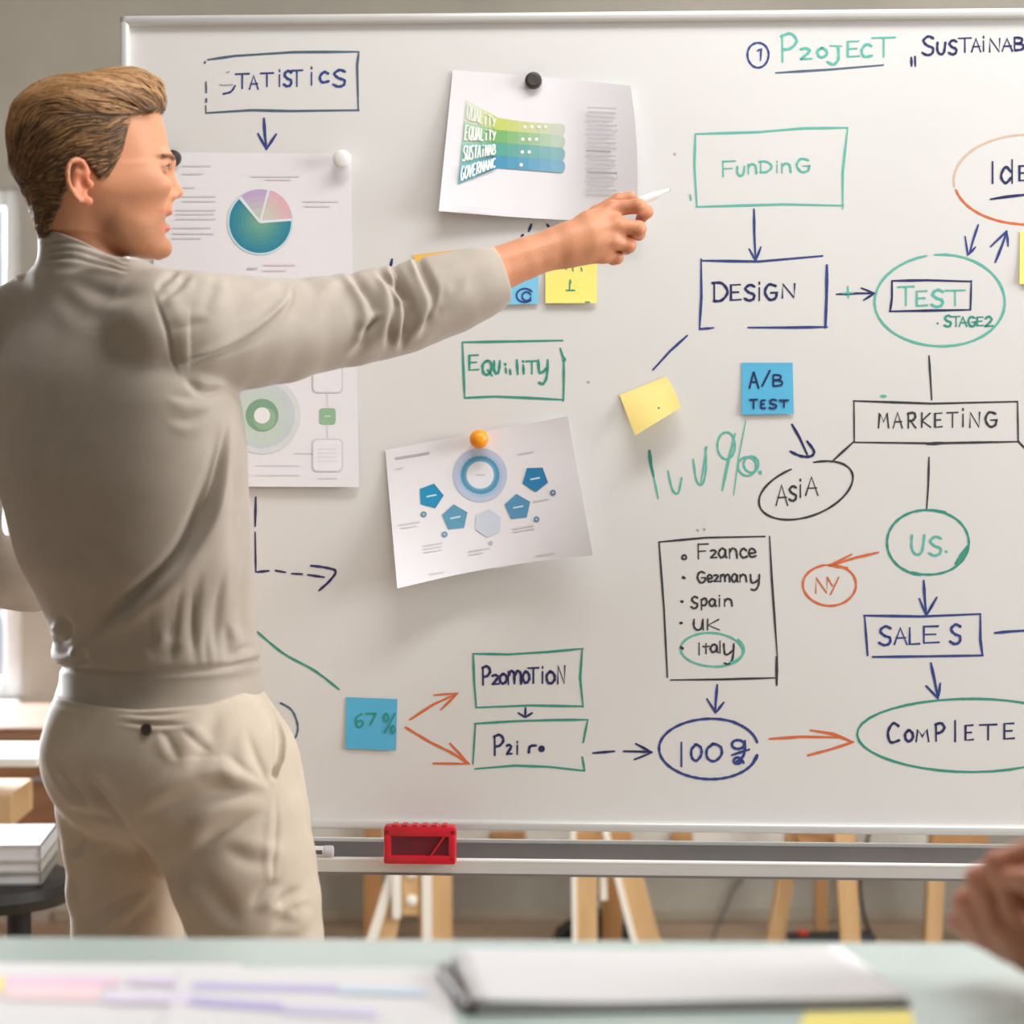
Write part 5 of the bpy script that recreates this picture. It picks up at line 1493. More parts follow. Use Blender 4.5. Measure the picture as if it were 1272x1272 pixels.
# sleeves: long crease across the upper arm
fold(v, n, [(364, 352), (361, 374), (344, 394), (315, 417), (279, 437), (244, 449), (216, 455)], 0.0075, 2.6, 0.0055, 3.0, side=1, taper=0.25)
fold(v, n, [(366, 366), (350, 397), (318, 423), (270, 446)], 0.003, 3, 0.002, 3, side=1)
n = normals_of(v, q)
for pts, dp, wd, rg, sd, tp_ in (
    ([(426, 332), (448, 352), (464, 376), (466, 400), (452, 428), (430, 446)], 0.013, 4.6, 0.006, 1, .25), ([(484, 322), (499, 352), (509, 384), (505, 412), (496, 440)], 0.015, 4.2, 0.007, 1, .22),
    ([(511, 308), (527, 338), (540, 370), (535, 398), (518, 424)], 0.013, 4.0, 0.006, 1, .25), ([(464, 332), (482, 350), (494, 380), (486, 412), (478, 440)], 0.009, 4.0, 0.005, 1, .3),
    ([(470, 338), (488, 352), (504, 372), (508, 384)], 0.008, 3, 0.003, 1, .3), ([(446, 420), (462, 404), (480, 392)], 0.005, 3.2, 0.004, -1, .4), ([(552, 350), (550, 378), (538, 406)], 0.004, 4, 0.003, 1, .4),
    ([(296, 398), (336, 372), (358, 350)], 0.002, 5, 0.0025, -1, .4), ([(398, 396), (420, 370), (430, 348)], 0.0022, 6, 0.003, -1, .4), ([(578, 340), (562, 362), (550, 384)], 0.002, 4, 0.0015, -1, .4),
    ([(194, 362), (208, 346), (224, 336)], 0.005, 3.5, 0.003, 1, .3), ([(198, 378), (222, 354), (240, 338)], 0.0035, 3.5, 0.003, 1, .3), ([(250, 390), (262, 364), (266, 338)], 0.002, 5, 0.002, 1, .4), ([(206, 412), (236, 404), (266, 398)], 0.002, 4, 0.002, -1, .4),
    ([(226, 468), (240, 479), (256, 486), (288, 484)], 0.006, 3.5, 0.004, -1, .35)):
    fold(v, n, pts, dp, wd, rg, wd, sd, taper=tp_)
n = normals_of(v, q)
# sleeve seam
fold(v, n, [(188, 358), (196, 380), (207, 412), (214, 448), (224, 474)], 0.0030, 1.8, 0.0032, 7, side=-1, taper=0.3)
# back and flank
for pts, dp, wd, rg, sd, rw in (
    ([(283, 488), (272, 537), (264, 584), (251, 625), (236, 662), (217, 692), (179, 729), (137, 764), (104, 794), (76, 820)], 0.016, 5.2, 0.009, -1, 7),
    ([(288, 488), (281, 540), (268, 600), (252, 650), (226, 700)], 0.009, 3, 0.006, -1, 4),
    ([(266, 600), (250, 640), (226, 690), (190, 730)], 0.006, 5, 0.0, 1, 5),
    ([(300, 486), (296, 560), (296, 640), (293, 720), (284, 800)], 0.006, 7, 0.003, 1, 8),
    ([(310, 620), (306, 700), (300, 780), (304, 822)], 0.004, 6, 0.003, 1, 6),
    ([(82, 346), (110, 358), (146, 368), (186, 358)], 0.006, 7, 0.005, 1, 8), ([(62, 352), (90, 376), (128, 392), (168, 384)], 0.003, 8, 0.003, 1, 8),
    ([(112, 404), (142, 420), (166, 442), (180, 470)], 0.0, 9, 0.003, -1, 12),
    ([(203, 490), (236, 494), (270, 492)], 0.002, 4, 0.0015, 1, 4), ([(205, 520), (236, 522), (264, 508)], 0.002, 4, 0.0015, 1, 4),
    ([(40, 322), (30, 336), (26, 352)], 0.004, 3, 0.003, 1, 3),
    ([(74, 760), (82, 776), (80, 792), (64, 800)], 0.008, 4, 0.006, 1, 4), ([(64, 790), (78, 806), (92, 800)], 0.007, 3.5, 0.005, 1, 4), ([(106, 806), (98, 822), (84, 826)], 0.006, 4, 0.004, 1, 4),
    ([(228, 715), (217, 775), (212, 836)], 0.003, 4, 0.002, 1, 6), ([(250, 700), (240, 770), (245, 838)], 0.0035, 4.5, 0.002, 1, 6), ([(284, 690), (268, 770), (273, 836)], 0.0045, 4.5, 0.003, 1, 7), ([(262, 760), (256, 800), (259, 836)], 0.002, 3, 0.0015, -1, 4),
    ([(180, 805), (200, 812), (230, 800)], 0.003, 5, 0.003, -1, 5), ([(285, 828), (300, 808), (322, 804)], 0.005, 4, 0.004, 1, 4), ([(280, 770), (284, 800), (281, 832)], 0.004, 4, 0.003, -1, 4)):
    fold(v, n, pts, dp, wd, rg, rw, sd)
n = normals_of(v, q)
# ribbed band seam, collar tucks
fold(v, n, [(62, 828), (130, 834), (200, 835), (270, 830), (330, 818)], 0.005, 3.2, 0, taper=0.02, facing=0.6)
for dy in (10, 19, 28):
    fold(v, n, [(50, 294 + dy), (84, 291 + dy), (112, 296 + dy), (140, 306 + dy * 0.9), (163, 322 + dy * 0.6)], 0.0045, 2.4, 0.0025, 2.6, 1, taper=0.15, facing=0.6)
M_knit = mat('taupe_knit', (168, 156, 143), 0.6, rgb2=(162, 150, 137), scale=30, sheen=0.25, bump=0.12, bscale=900)
v = relax(v, q, 1, 0.4)
sweater = sdf_obj('sweater', v, q, M_knit, man, man_org)

# ---------- trousers
tr = Sdf()
rows = [(850, 198, 127, .76), (872, 200, 139, .77), (890, 203, 145.5, .79), (906, 207, 151, .80), (922, 209, 155, .82), (945, 213, 157, .84), (968, 217, 156.5, .84), (990, 219, 150, .84), (1010, 218, 138, .82), (1030, 214, 112, .8), (1046, 210, 80, .8)]
py, cx, hw, ra = dense(*[np.array(c, float) for c in zip(*rows)])
A_ = hw * S_ / np.sqrt(RGT[0] ** 2 + (ra * FACE[0]) ** 2)
f, c, r = stack_fn(Z(py), (cx - CX) / FP * MY, np.full(len(py), MY + 0.01), A_, A_ * ra, RGT, FACE)
tr.add(f, c, r, 0.0)
LR = [(272, 965, 3.05, 102), (286, 1020, 3.04, 98), (300, 1075, 3.03, 92), (312, 1120, 3.03, 86), (320, 1165, 3.03, 81), (332, 1300, 3.035, 76)]
LL = [(148, 945, 3.14, 86), (146, 1000, 3.16, 76), (148, 1045, 3.17, 70), (152, 1090, 3.18, 67), (158, 1165, 3.19, 68), (160, 1300, 3.19, 70)]
legs = []
for L, kn, an in ((LR, knR, anR), (LL, knL, anL)):
    P = [W(x, y, d) for x, y, d, r in L] + [kn * [1, 1, 0] + [0, 0, 0.42], an + [0, 0, 0.0]]
    R_ = [r * d / FP for x, y, d, r in L] + [0.070, 0.058]
    lg = Sdf(); lg.chain(P, R_, 0.006); legs.append(lg)
def legs_fn(p):
    d, e = legs[0](p), legs[1](p); k = 0.004
    h = np.clip(0.5 + 0.5 * (d - e) / k, 0, 1)
    return d * (1 - h) + e * h - k * h * (1 - h)
tr.add(legs_fn, (W(240, 1000, MY)[0], MY, 0.45), 0.75, 0.02)
tr.ell(W(128, 938, 3.07), (0.070, 0.07, 0.075), 0.05)
tr.ell(W(225, 945, 3.0), (0.085, 0.06, 0.085), 0.06)
tr.add(lambda p: p[:, 2] - hem(p[:, 0]) - 0.012, W(200, 900, MY), 2.0, 0, 'i')
tr.add(lambda p: 0.075 - p[:, 2], W(200, 900, MY), 2.0, 0, 'i')
pk = [tr.hit(x, y) for x, y in ((329, 872), (339, 894), (343, 918), (341, 944), (335, 966))]
pk = [p_ for p_ in pk if p_ is not None]
for dy in (0.0, 0.010, 0.02):
    tr.chain([p_ + np.array([0.004, dy - 0.002, 0]) for p_ in pk], [0.003, 0.0055, 0.0070, 0.0060, 0.0045, 0.002][:len(pk)], 0.002, 's')
v, q = tr.mesh(0.0024)
q = fix_orient(v, q)
v = relax(v, q, 2, 0.5)
n = normals_of(v, q)
T5 = lambda *pts: [(x / 2.4, 650 + y / 2.4) for x, y in pts]
for pts, dp, wd, rg, sd, rw in (
    (T5((140, 690), (190, 750), (245, 815), (310, 872)), 0.003, 3, 0.005, 1, 4), (T5((235, 735), (290, 800), (345, 870), (400, 932)), 0.006, 3.5, 0.004, -1, 4),
    (T5((180, 852), (240, 870), (300, 878), (350, 880)), 0.007, 4.5, 0.005, -1, 6), (T5((395, 925), (430, 990), (470, 1050), (492, 1078)), 0.009, 4, 0.005, -1, 5),
    (T5((140, 532), (220, 545), (330, 552)), 0.002, 2.5, 0.002, 1, 3),
    (T5((330, 566), (460, 572), (590, 560)), 0.0035, 1.8, 0.002, 1, 2), (T5((330, 590), (460, 600), (592, 600)), 0.0035, 1.8, 0.002, 1, 2),
    (T5((470, 606), (505, 650), (540, 720)), 0.002, 3, 0.002, 1, 4), (T5((530, 606), (580, 650), (640, 690)), 0.002, 3, 0.002, -1, 4), (T5((650, 540), (630, 630), (560, 760)), 0.0035, 7, 0.004, 1, 8),
    (T5((380, 900), (480, 850), (600, 812), (720, 800), (800, 812)), 0.006, 7, 0.006, -1, 9), (T5((560, 1000), (640, 930), (740, 880), (810, 862)), 0.006, 6, 0.005, -1, 8), (T5((560, 760), (680, 790), (800, 800)), 0.003, 7, 0.004, -1, 8),
    (T5((730, 600), (770, 710), (816, 800)), 0.004, 3.5, 0.003, 1, 5), (T5((660, 680), (740, 740), (812, 782)), 0.004, 4, 0.004, 1, 6),
    (T5((818, 790), (826, 880), (818, 980), (812, 1100)), 0.003, 2.2, 0.002, 1, 3),
    (T5((740, 1150), (790, 1092), (850, 1066)), 0.005, 5, 0.005, 1, 6), (T5((800, 1160), (850, 1120), (910, 1080)), 0.006, 4.5, 0.005, 1, 6), (T5((800, 1220), (870, 1160), (940, 1130)), 0.005, 5, 0.005, 1, 6), (T5((650, 960), (760, 1010), (870, 1000)), 0.003, 7, 0.004, -1, 7),
    (T5((530, 1000), (620, 1090), (730, 1220)), 0.004, 9, 0.004, 1, 10), (T5((196, 1000), (226, 966), (270, 920)), 0.004, 4, 0.005, 1, 5), (T5((210, 1040), (232, 1110), (238, 1180)), 0.003, 4, 0.004, 1, 5),
    (T5((240, 1190), (350, 1130), (480, 1060)), 0.003, 6, 0.003, 1, 6), (T5((340, 1240), (420, 1160), (490, 1080)), 0.004, 5, 0.003, 1, 6), (T5((260, 880), (340, 960), (460, 1050)), 0.003, 6, 0.003, -1, 6)):
    fold(v, n, pts, dp, wd, rg, rw, sd)
M_chino = mat('beige_cotton', (196, 182, 164), 0.75, rgb2=(188, 173, 154), scale=25, sheen=0.1, bump=0.1, bscale=1100)
v = relax(v, q, 1, 0.4)
trousers = sdf_obj('trousers', v, q, M_chino, man, man_org)
bt = tr.hit(183, 907)
nn = tr.grad(bt[None])[0]
MB().lathe(tuple(bt + nn * 0.0025 - man_org), tuple(nn), [(0, 0.0072), (0.002, 0.0075), (0.0032, 0.0068), (0.0026, 0.0045)], 24).build('button', mat('button_dark', (52, 40, 36), 0.4, rgb2=(60, 48, 42)), trousers, True)
# shoes
M_shoe = mat('shoe_white', (226, 222, 214), 0.6, rgb2=(216, 212, 204))
M_sole = mat('shoe_sole', (240, 238, 232), 0.6, rgb2=(232, 230, 224))
for an, yaw in ((anR, 58), (anL, 35)):
    d = np.array([math.sin(math.radians(yaw)), math.cos(math.radians(yaw)), 0]); w_ = np.array([d[1], -d[0], 0])
    s = Sdf()
    c0 = an * [1, 1, 0]
    s.cone(c0 - d * 0.045 + [0, 0, 0.05], c0 + d * 0.15 + [0, 0, 0.042], 0.042, 0.034, 0.02).cone(c0 + d * 0.08 + [0, 0, 0.045], c0 + d * 0.19 + [0, 0, 0.036], 0.042, 0.034, 0.02).cone(c0 - d * 0.02 + [0, 0, 0.06], c0 + [0, 0, 0.11], 0.043, 0.042, 0.02)
    s.add(lambda p: 0.012 - p[:, 2], c0, 2, 0, 'i')
    v, q = s.mesh(0.005); q = fix_orient(v, q)
    sh_ = sdf_obj('shoe', relax(v, q, 2), q, M_shoe, man, man_org)
    prof = [tuple((c0 + d * (0.07 + 0.155 * math.cos(t)) + w_ * (0.045 * math.sin(t)) - man_org)[:2]) for t in np.linspace(0, 2 * math.pi, 28, endpoint=False)]
    MB().prism(prof, 'z', 0.0, 0.022).build('sole', M_sole, sh_)

# ---------- eyes, teeth
def head_piece(name, mb, m, smooth=True):
    ob = mb.build(name, m, man, smooth)
    for vv in ob.data.vertices:
        vv.co = Vector(from_head(np.array(vv.co))[0] - man_org)
    return ob
for sgn in (-1, 1):
    c_ = EYE(sgn)
    prof = [(-0.0112 * math.cos(a), 0.0112 * math.sin(a)) for a in np.linspace(0.05, 3.09, 16)]
    head_piece('eye', MB().lathe(tuple(c_), (1, 0, 0), prof, 24), mat('eye_white', (226, 216, 208), 0.2, rgb2=(220, 208, 200)))
    head_piece('iris', MB().lathe(tuple(c_ + [0.0098, 0, 0]), (1, 0, 0), [(0, 0.0056), (0.0012, 0.0045), (0.0015, 0.002)], 20), mat('iris_blue', (70, 96, 120), 0.2, rgb2=(60, 84, 108)))
    ar = [c_ + np.array([0.0128 * math.cos(t), 0.0135 * math.sin(t) * sgn, 0.0036 - 0.0045 * abs(math.sin(t)) ** 1.5]) for t in np.linspace(-0.9, 1.15, 10)]
    head_piece('eyelashes', MB().tube([tuple(p) for p in ar], [0.0007] + [0.0013] * 8 + [0.0007]), mat('lash_brown', (84, 54, 40), 0.7, rgb2=(92, 60, 44)))
    ar = [hp(211 - 1.5 * t - 14 * t ** 3, 197.0 - 4.5 * t + 5 * max(0, t - 0.55), 0) + np.array([0.0, sgn * (0.009 + 0.038 * t), 0]) for t in np.linspace(0, 1, 9)]
    head_piece('eyebrow', MB().tube([tuple(p) for p in ar], [0.0018, 0.0028, 0.0032, 0.0032, 0.003, 0.0028, 0.0024, 0.002, 0.0012]), mat('brow_hair', (140, 98, 62), 0.7, rgb2=(118, 80, 50), scale=300))
tp = [(hx(199.5) - 0.010 * (t / 0.017) ** 2, t) for t in np.linspace(-0.017, 0.017, 14)]
mbt = MB(); mbt.prism(tp + [(x - 0.006, y) for x, y in tp[::-1]], 'z', hz(271.5), hz(264.5)); head_piece('teeth', mbt, mat('teeth_white', (244, 240, 234), 0.3, rgb2=(238, 234, 226)))

# ---------- hair: a soft cap plus combed strands
hair = Sdf()
HAIR = [(99, 88, 118, 8), (101.5, 70, 140, 26), (106, 50, 160, 44), (115, 36, 172, 59), (128, 23, 188, 72), (143, 17, 201, 78), (160, 12.5, 205, 82), (178, 12.5, 208, 83), (194, 15, 211, 82), (210, 16, 209, 80.5), (224, 22, 207, 77.5), (238, 29, 206, 73), (252, 36, 199, 66), (268, 43, 184, 58), (286, 48, 150, 50), (296, 51, 130, 44)]
f, c, r = head_stack(HAIR, 0.10); hair.add(f, c, r, 0.0)
# quiff: locks swept forward, up and back
LOCKS = [([(64, 108), (100, 104), (140, 97), (172, 96), (190, 106), (195, 120), (186, 132)], 0.024, 0.013, 0.016), ([(80, 112), (120, 106), (160, 108), (184, 116), (190, 128)], 0.026, 0.014, -0.014),
         ([(60, 116), (100, 110), (150, 104), (180, 106), (192, 118)], 0.026, 0.012, 0.036), ([(70, 118), (110, 114), (150, 117), (180, 126), (186, 136)], 0.024, 0.011, -0.036),
         ([(80, 126), (120, 124), (152, 130), (176, 139), (182, 143)], 0.02, 0.008, -0.056), ([(60, 130), (100, 124), (140, 128), (168, 138), (178, 142)], 0.022, 0.009, 0.054)]
for pts, r0, r1, y in LOCKS:
    P = smooth_poly(np.array(pts, float), 3)
    t = np.linspace(0, 1, len(P))
    rs_ = r0 * (0.75 + 0.25 * np.sin(t * 3.1)) * (1 - t) + r1 * t
    hair.chain([np.array([hx(x - 5 * max(0.0, (x - 120) / 70)), y * (1 - 0.25 * k), hz(z_) - rr * 0.55]) for (x, z_), rr, k in zip(P, rs_, t)], list(rs_), 0.012)
# face window and ear clearance: nothing in front of the hairline or over the ear
HLINE = np.array([(204, 80), (204, 138), (191, 143), (178, 146), (170, 152), (167, 164), (163, 182), (158, 198), (151, 212), (143, 228), (136, 231), (131, 222), (125, 214), (117, 206), (108, 204), (99, 208), (95, 222), (95, 240), (91, 254), (84, 266), (74, 284), (66, 300)])
def in_face(p):
    """signed distance-like: >0 inside the face/ear area where no hair grows (side view of the hairline)"""
    x = 110 + p[:, 0] * math.cos(HYAW) / HS; y = 215 - p[:, 2] / HS
    x = x + np.abs(p[:, 1]) * math.sin(HYAW) / HS * 0.0
    d, sd, pos = seg_dist(np.stack([x, y], 1), HLINE)
    return d * sd * HS
_probe = in_face(np.array([[hx(190), 0, hz(240)]]))
FS = 1.0 if _probe[0] > 0 else -1.0
HSH = 0.0785 * math.sin(HYAW) / math.cos(HYAW)
def face_cut(p):
    q_ = p.copy()
    # on the near side of the head a point shows further forward than on the midline; shift with the side offset
    q_[:, 0] = q_[:, 0] + np.where(p[:, 1] < 0, -p[:, 1], -p[:, 1] * -1) * math.sin(HYAW) / math.cos(HYAW)
    return -FS * in_face(q_)
hair.add(lambda p: face_cut(p), (0, 0, 0), 0.5, 0.006, 's')
hair.add(lambda p: -headsdf(p) - 0.010, (0, 0, 0), 0.5, 0, 'i')
hair2 = Sdf()
def hair_world(p): return hair(to_head(p))
v, q = hair.mesh(0.002)
q = fix_orient(v, q)
v = relax(v, q, 2, 0.4)
n = normals_of(v, q)
# combed grooves
def flow_dir(p):
    """combing direction in the head frame: back from the forehead on top, back and down on the sides"""
    x = (p[:, 0] - hx(190)) / 0.2
    up = np.clip((p[:, 2] - hz(150)) / 0.045, 0, 1)
    d = np.zeros_like(p)
    d[:, 0] = -1.0
    d[:, 2] = np.where(p[:, 2] > hz(150), 0.15, -0.35) - 0.9 * np.clip((hx(60) - p[:, 0]) / 0.05, 0, 1.6)
    d[:, 2] += 1.1 * np.clip((p[:, 0] - hx(168)) / 0.03, 0, 1) * up
    d[:, 1] = -np.sign(p[:, 1]) * 0.12 * up
    return d
gr_ = (np.sin(v[:, 1] * 230 + v[:, 2] * 160 + 1.6 * np.sin(v[:, 0] * 38)) + 0.5 * np.sin(v[:, 1] * 500 - v[:, 2] * 300) - 1.5) * 0.0011 * np.clip((v[:, 2] - hz(165)) / 0.03, 0, 1)
v = v + n * gr_[:, None]
M_hairb = mat('hair_base', (84, 62, 42), 0.6, rgb2=(98, 72, 48), scale=60)
haircap = sdf_obj('hair', from_head(v), q, M_hairb, man, man_org)
# strands
ns = 12000
sel = RNG.choice(len(v), ns)
p = v[sel] + n[sel] * 0.0005
keep = headsdf(p) > -0.002
p = p[keep]
steps = 12
length = np.where(p[:, 2] > hz(138), 0.075, np.where(p[:, 2] > hz(190), 0.032, 0.014)) * RNG.uniform(0.6, 1.2, len(p))
wob = RNG.normal(0, 0.06, (len(p), 3)) + 0.22 * np.stack([0 * p[:, 0], np.sin(p[:, 0] * 70 + p[:, 2] * 120), np.sin(p[:, 1] * 150 + p[:, 0] * 60)], 1)
path = [p]
for k in range(steps - 1):
    g = hair.grad(p, 0.0015)
    d = flow_dir(p) + wob
    d -= (np.sum(d * g, 1))[:, None] * g
    d /= np.linalg.norm(d, axis=1)[:, None] + 1e-9
    p = p + d * (length / steps)[:, None]
    dd = hair(p)
    lift = 0.0004 + 0.0010 * (k / steps) * (0.5 + RNG.random(len(p))) + 0.0016 * np.sin(p[:, 1] * 230 + p[:, 2] * 160 + 1.6 * np.sin(p[:, 0] * 38)) * np.clip((p[:, 2] - hz(165)) / 0.03, 0, 1)
    p = p - g * np.clip(dd - lift, -0.004, 0.004)[:, None]
    path.append(p)
path = np.stack(path, 1)     # strands x steps x 3
ok = (face_cut(path.reshape(-1, 3)).reshape(path.shape[:2]) > -0.004).all(1)
path = path[ok]
def strands(path, rad, name, m, parent):
    S, K, _ = path.shape
    t = np.gradient(path, axis=1); t /= np.linalg.norm(t, axis=2)[..., None] + 1e-9
    ref = hair.grad(path.reshape(-1, 3), 0.002).reshape(path.shape)
    s1 = np.cross(t, ref); s1 /= np.linalg.norm(s1, axis=2)[..., None] + 1e-9
    rr = rad * np.sin(np.linspace(0.35, 3.0, K))[None, :, None] * RNG.uniform(0.6, 1.3, (S, 1, 1))
    V = np.stack([path + s1 * rr, path + ref * rr * 0.8, path - s1 * rr], 2)      # triangular section
    idx = np.arange(S * K * 3).reshape(S, K, 3)
    qs = []
    for k in range(3):
        a, b = k, (k + 1) % 3
        qs.append(np.stack([idx[:, :-1, a], idx[:, :-1, b], idx[:, 1:, b], idx[:, 1:, a]], -1).reshape(-1, 4))
    return sdf_obj(name, from_head(V.reshape(-1, 3)), np.concatenate(qs), m, parent, man_org)
order = np.clip(RNG.random(len(path)) * 0.75 + 0.55 * np.clip((hz(128) - path[:, 0, 2]) / 0.05, -0.35, 0.6), 0, 0.999)  # darker strands low on the sides, partly side shade put into the colour
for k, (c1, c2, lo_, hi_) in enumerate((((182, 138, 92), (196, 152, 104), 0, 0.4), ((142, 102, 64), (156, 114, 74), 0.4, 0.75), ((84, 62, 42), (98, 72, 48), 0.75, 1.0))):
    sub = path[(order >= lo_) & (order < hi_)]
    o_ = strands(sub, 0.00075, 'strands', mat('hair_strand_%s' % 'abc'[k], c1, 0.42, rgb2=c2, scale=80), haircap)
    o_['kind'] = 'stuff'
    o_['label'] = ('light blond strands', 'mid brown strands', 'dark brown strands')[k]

# ---------- the pen in his hand
pa, pb = W(745, 270, HY0 + 0.022), W(832.5, 235.5, HY0 + 0.030)
ax = (pb - pa) / np.linalg.norm(pb - pa); Lp = np.linalg.norm(pb - pa)
pen = empty('marker', tuple(pa)); tag(pen, 'white marker pen held in the pointing man\'s right hand', 'marker')
MB().lathe((0, 0, 0), tuple(ax), [(0, 0.0045), (0.002, 0.0058), (Lp * 0.72, 0.0060), (Lp * 0.80, 0.0055)], 24).build('barrel', M_mwht, pen, True)
MB().lathe(tuple(ax * Lp * 0.80), tuple(ax), [(0, 0.0052), (Lp * 0.19, 0.0020)], 24).build('nose_cone', M_mwht, pen, True)
MB().lathe(tuple(ax * Lp * 0.985), tuple(ax), [(0, 0.0019), (Lp * 0.018, 0.0011)], 12).build('tip', mat('felt_grey', (150, 148, 150), 0.7, rgb2=(140, 138, 140)), pen, True)

# ---------- second person, seated out of frame on the right; only the folded hand shows
HD = 1.90
p2 = Sdf()
org2 = np.array([0.98, 0.95, 0.0])
wr2 = W(1385, 1090, HD - 0.06)
k2 = [W(1296, 1052, HD - 0.02), W(1276, 1062, HD + 0.005), W(1258, 1084, HD + 0.02), W(1246, 1108, HD + 0.03)]
f2 = [[W(1238, 1072, HD - 0.015), W(1256, 1128, HD - 0.022), W(1272, 1150, HD - 0.015)], [W(1215, 1092, HD), W(1238, 1152, HD - 0.008), W(1256, 1172, HD)],
      [W(1199, 1120, HD + 0.012), W(1222, 1162, HD + 0.006), W(1242, 1176, HD + 0.01)], [W(1192, 1143, HD + 0.024), W(1210, 1162, HD + 0.02), W(1230, 1172, HD + 0.02)]]
t2 = [W(1350, 1125, HD - 0.06), W(1312, 1108, HD - 0.055), W(1276, 1094, HD - 0.045), W(1256, 1090, HD - 0.035)]
hand(p2, wr2, k2, f2, t2, [0.0092, 0.0095, 0.0090, 0.0078], 0.018, None)
el2 = np.array([0.66, 1.50, TZ + 0.058]); sh2 = np.array([0.80, 1.03, 1.34])
p2.chain([wr2, wr2 * 0.5 + el2 * 0.5, el2, sh2], [0.026, 0.034, 0.040, 0.048], 0.01)
# other forearm lying on the table towards the first hand
wl2 = W(1296, 1196, HD - 0.02); wl2[2] = TZ + 0.030
el3 = np.array([0.86, 1.50, TZ + 0.045]); sh3 = np.array([1.17, 0.98, 1.34])
kl = [wl2 + np.array([-0.030 + 0.006 * i, 0.055 - 0.018 * i, 0.012 - 0.004 * i]) for i in range(4)]
fl = [[a + np.array([-0.012, 0.004, 0.014]), a + np.array([-0.002, 0.006, 0.024]), a + np.array([0.012, 0.004, 0.024])] for a in kl]
hand(p2, wl2 + np.array([0.035, -0.02, 0.005]), kl, fl, [wl2 + np.array([0.03, 0.01, 0.02]), wl2 + np.array([0.02, 0.03, 0.03]), wl2 + np.array([0.0, 0.045, 0.035]), wl2 + np.array([-0.012, 0.05, 0.036])], [0.009, 0.009, 0.0088, 0.0078], 0.017, None)
p2.chain([wl2 + np.array([0.035, -0.02, 0.005]), el3, sh3], [0.026, 0.040, 0.048], 0.01)
p2.cone((0.98, 0.96, 0.80), (0.98, 0.98, 1.26), 0.115, 0.115, 0.05)
p2.chain([sh2, (0.98, 0.99, 1.36), sh3], [0.05, 0.07, 0.05], 0.05).cone((0.98, 0.99, 1.36), (0.97, 1.01, 1.50), 0.055, 0.052, 0.03)
hd2 = np.array([0.965, 1.03, 1.585])
fd = np.array([-0.25, 0.97, 0]); sd2 = np.array([0.97, 0.25, 0])
ax2 = [fd, sd2, [0, 0, 1]]
p2.ell(hd2 + [0, 0, 0.02], (0.098, 0.076, 0.10), 0.02, axes=ax2).ell(hd2 + fd * 0.03 + [0, 0, -0.06], (0.062, 0.056, 0.062), 0.04, axes=ax2)
p2.cone(hd2 + fd * 0.096 + [0, 0, 0.0], hd2 + fd * 0.112 + [0, 0, -0.035], 0.006, 0.010, 0.012)
for s_ in (-1, 1):
    p2.ell(hd2 + fd * 0.098 + sd2 * s_ * 0.032 + [0, 0, 0.005], (0.012, 0.015, 0.010), 0.01, axes=ax2, mode='s')
    p2.ell(hd2 + sd2 * s_ * 0.079 + [0, 0, -0.015], (0.018, 0.009, 0.03), 0.006, axes=ax2)
p2.ell(hd2 + fd * 0.088 + [0, 0, -0.066], (0.010, 0.024, 0.006), 0.008, axes=ax2)
for s_ in (-1, 1):
    kx = 0.98 + s_ * 0.11
    p2.chain([(kx, 0.93, 0.77), (kx + s_ * 0.02, 1.36, 0.74), (kx + s_ * 0.02, 1.26, 0.30)], [0.08, 0.056, 0.04], 0.03).cone((kx + s_ * 0.02, 1.24, 0.275), (kx + s_ * 0.03, 1.40, 0.262), 0.032, 0.024, 0.02)
v, q = p2.mesh(0.003); q = fix_orient(v, q); v = relax(v, q, 2, 0.35)
t_ = np.tile(np.array(lin((214, 148, 122))), (len(v), 1))
mt = np.zeros(len(v))
for ch in f2:
    for c_ in ch[:1]: mt = np.maximum(mt, np.exp(-(np.linalg.norm(v - c_, axis=1) / 0.014) ** 2))
t_ = t_ * (1 - 0.4 * mt[:, None]) + np.array(lin((214, 128, 108))) * 0.4 * mt[:, None]
person2 = sdf_obj('person', v, q, M_skin, None, org2, t_)
person2.location = org2
tag(person2, 'seated person at the right picture edge, only folded hands above the foreground table showing', 'person')
sw2 = Sdf()
sw2.cone((0.98, 0.955, 0.78), (0.98, 0.98, 1.26), 0.142, 0.135, 0.05).chain([sh2, (0.98, 0.985, 1.34), sh3], [0.066, 0.085, 0.066], 0.05)
sw2.chain([sh2, el2, el2 * 0.45 + wr2 * 0.55], [0.064, 0.052, 0.042], 0.02).chain([sh3, el3, el3 * 0.5 + wl2 * 0.5], [0.064, 0.050, 0.042], 0.02)
sw2.cone((0.98, 0.99, 1.36), (0.975, 1.0, 1.44), 0.066, 0.062, 0.03)
sw2.add(lambda p: TZ + 0.004 - p[:, 2] + 10 * (p[:, 1] < 1.15) * -1, (0.9, 1.3, 1.0), 3, 0, 'i')
v, q = sw2.mesh(0.006); q = fix_orient(v, q)
sdf_obj('sweater', relax(v, q, 2), q, mat('navy_knit', (52, 58, 78), 0.8, rgb2=(46, 52, 70), scale=40), person2, org2)
tr2 = Sdf()
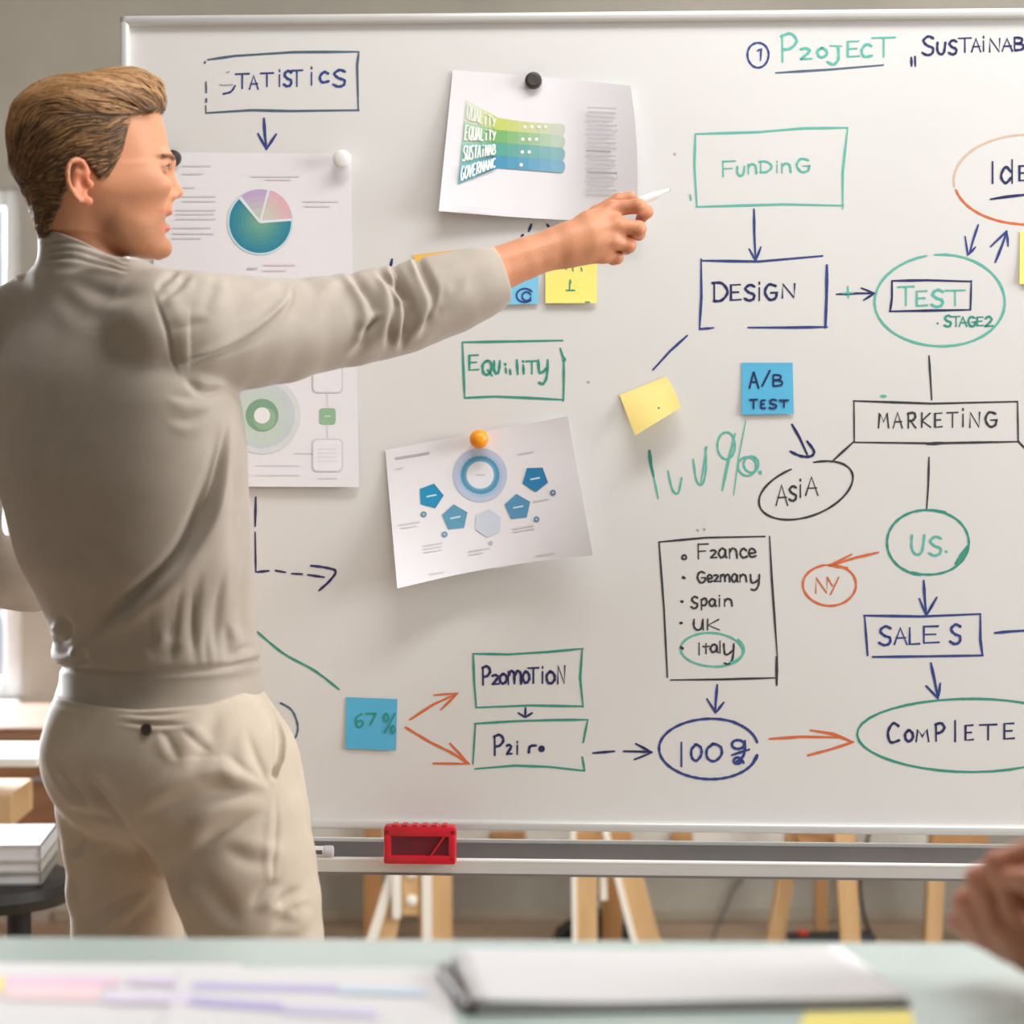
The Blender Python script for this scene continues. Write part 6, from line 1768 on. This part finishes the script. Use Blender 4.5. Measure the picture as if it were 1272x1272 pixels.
for s_ in (-1, 1):
    kx = 0.98 + s_ * 0.11
    tr2.chain([(kx, 0.93, 0.775), (kx + s_ * 0.02, 1.36, 0.74), (kx + s_ * 0.02, 1.26, 0.31)], [0.096, 0.07, 0.056], 0.02)
tr2.add(lambda p: 0.672 - p[:, 2] - 10 * (p[:, 1] > 1.12), (0.9, 1, 0.7), 3, 0, 'i')
v, q = tr2.mesh(0.007); q = fix_orient(v, q)
sdf_obj('trousers', relax(v, q, 2), q, mat('denim', (70, 84, 112), 0.8, rgb2=(62, 76, 102), scale=60), person2, org2)
hr2 = Sdf().ell(hd2 + [0, 0, 0.03] - fd * 0.008, (0.108, 0.086, 0.104), 0.02, axes=ax2)
hr2.add(lambda p: (p - hd2) @ fd - 0.055 - np.clip((p[:, 2] - hd2[2] - 0.06) * 2, -0.06, 0.2), hd2, 1, 0, 'i')
hr2.add(lambda p: hd2[2] - 0.05 - p[:, 2], hd2, 1, 0, 'i')
v, q = hr2.mesh(0.005); q = fix_orient(v, q)
sdf_obj('hair', relax(v, q, 2), q, M_hairb, person2, org2)
for s_ in (-1, 1):
    kx = 0.98 + s_ * 0.13
    s = Sdf().cone((kx, 1.21, 0.275), (kx + s_ * 0.012, 1.42, 0.262), 0.045, 0.034, 0.02)
    s.add(lambda p: 0.2425 - p[:, 2], (kx, 1.3, 0.26), 1, 0, 'i')
    v, q = s.mesh(0.006); q = fix_orient(v, q)
    sdf_obj('shoe', relax(v, q, 2), q, M_shoe, person2, org2)
sl = empty('bar_stool', (0.98, 0.95, 0))
tag(sl, 'tall stool under the seated person in front of the foreground table', 'stool')
MB().lathe((0, 0, 0.63), (0, 0, 1), [(0, 0.17), (0.01, 0.19), (0.03, 0.19), (0.04, 0.17)], 32).build('seat', M_walnut, sl, True)
for a in (0.785, 2.356, 3.927, 5.498):
    MB().tube([(0.14 * math.cos(a), 0.14 * math.sin(a), 0.632), (0.21 * math.cos(a), 0.21 * math.sin(a), 0.0)], 0.013, 12).build('leg', M_alu, sl, True)
MB().box((-0.2, 0.17, 0.215), (0.2, 0.45, 0.238), 0.004).build('foot_rest', M_alu, sl)
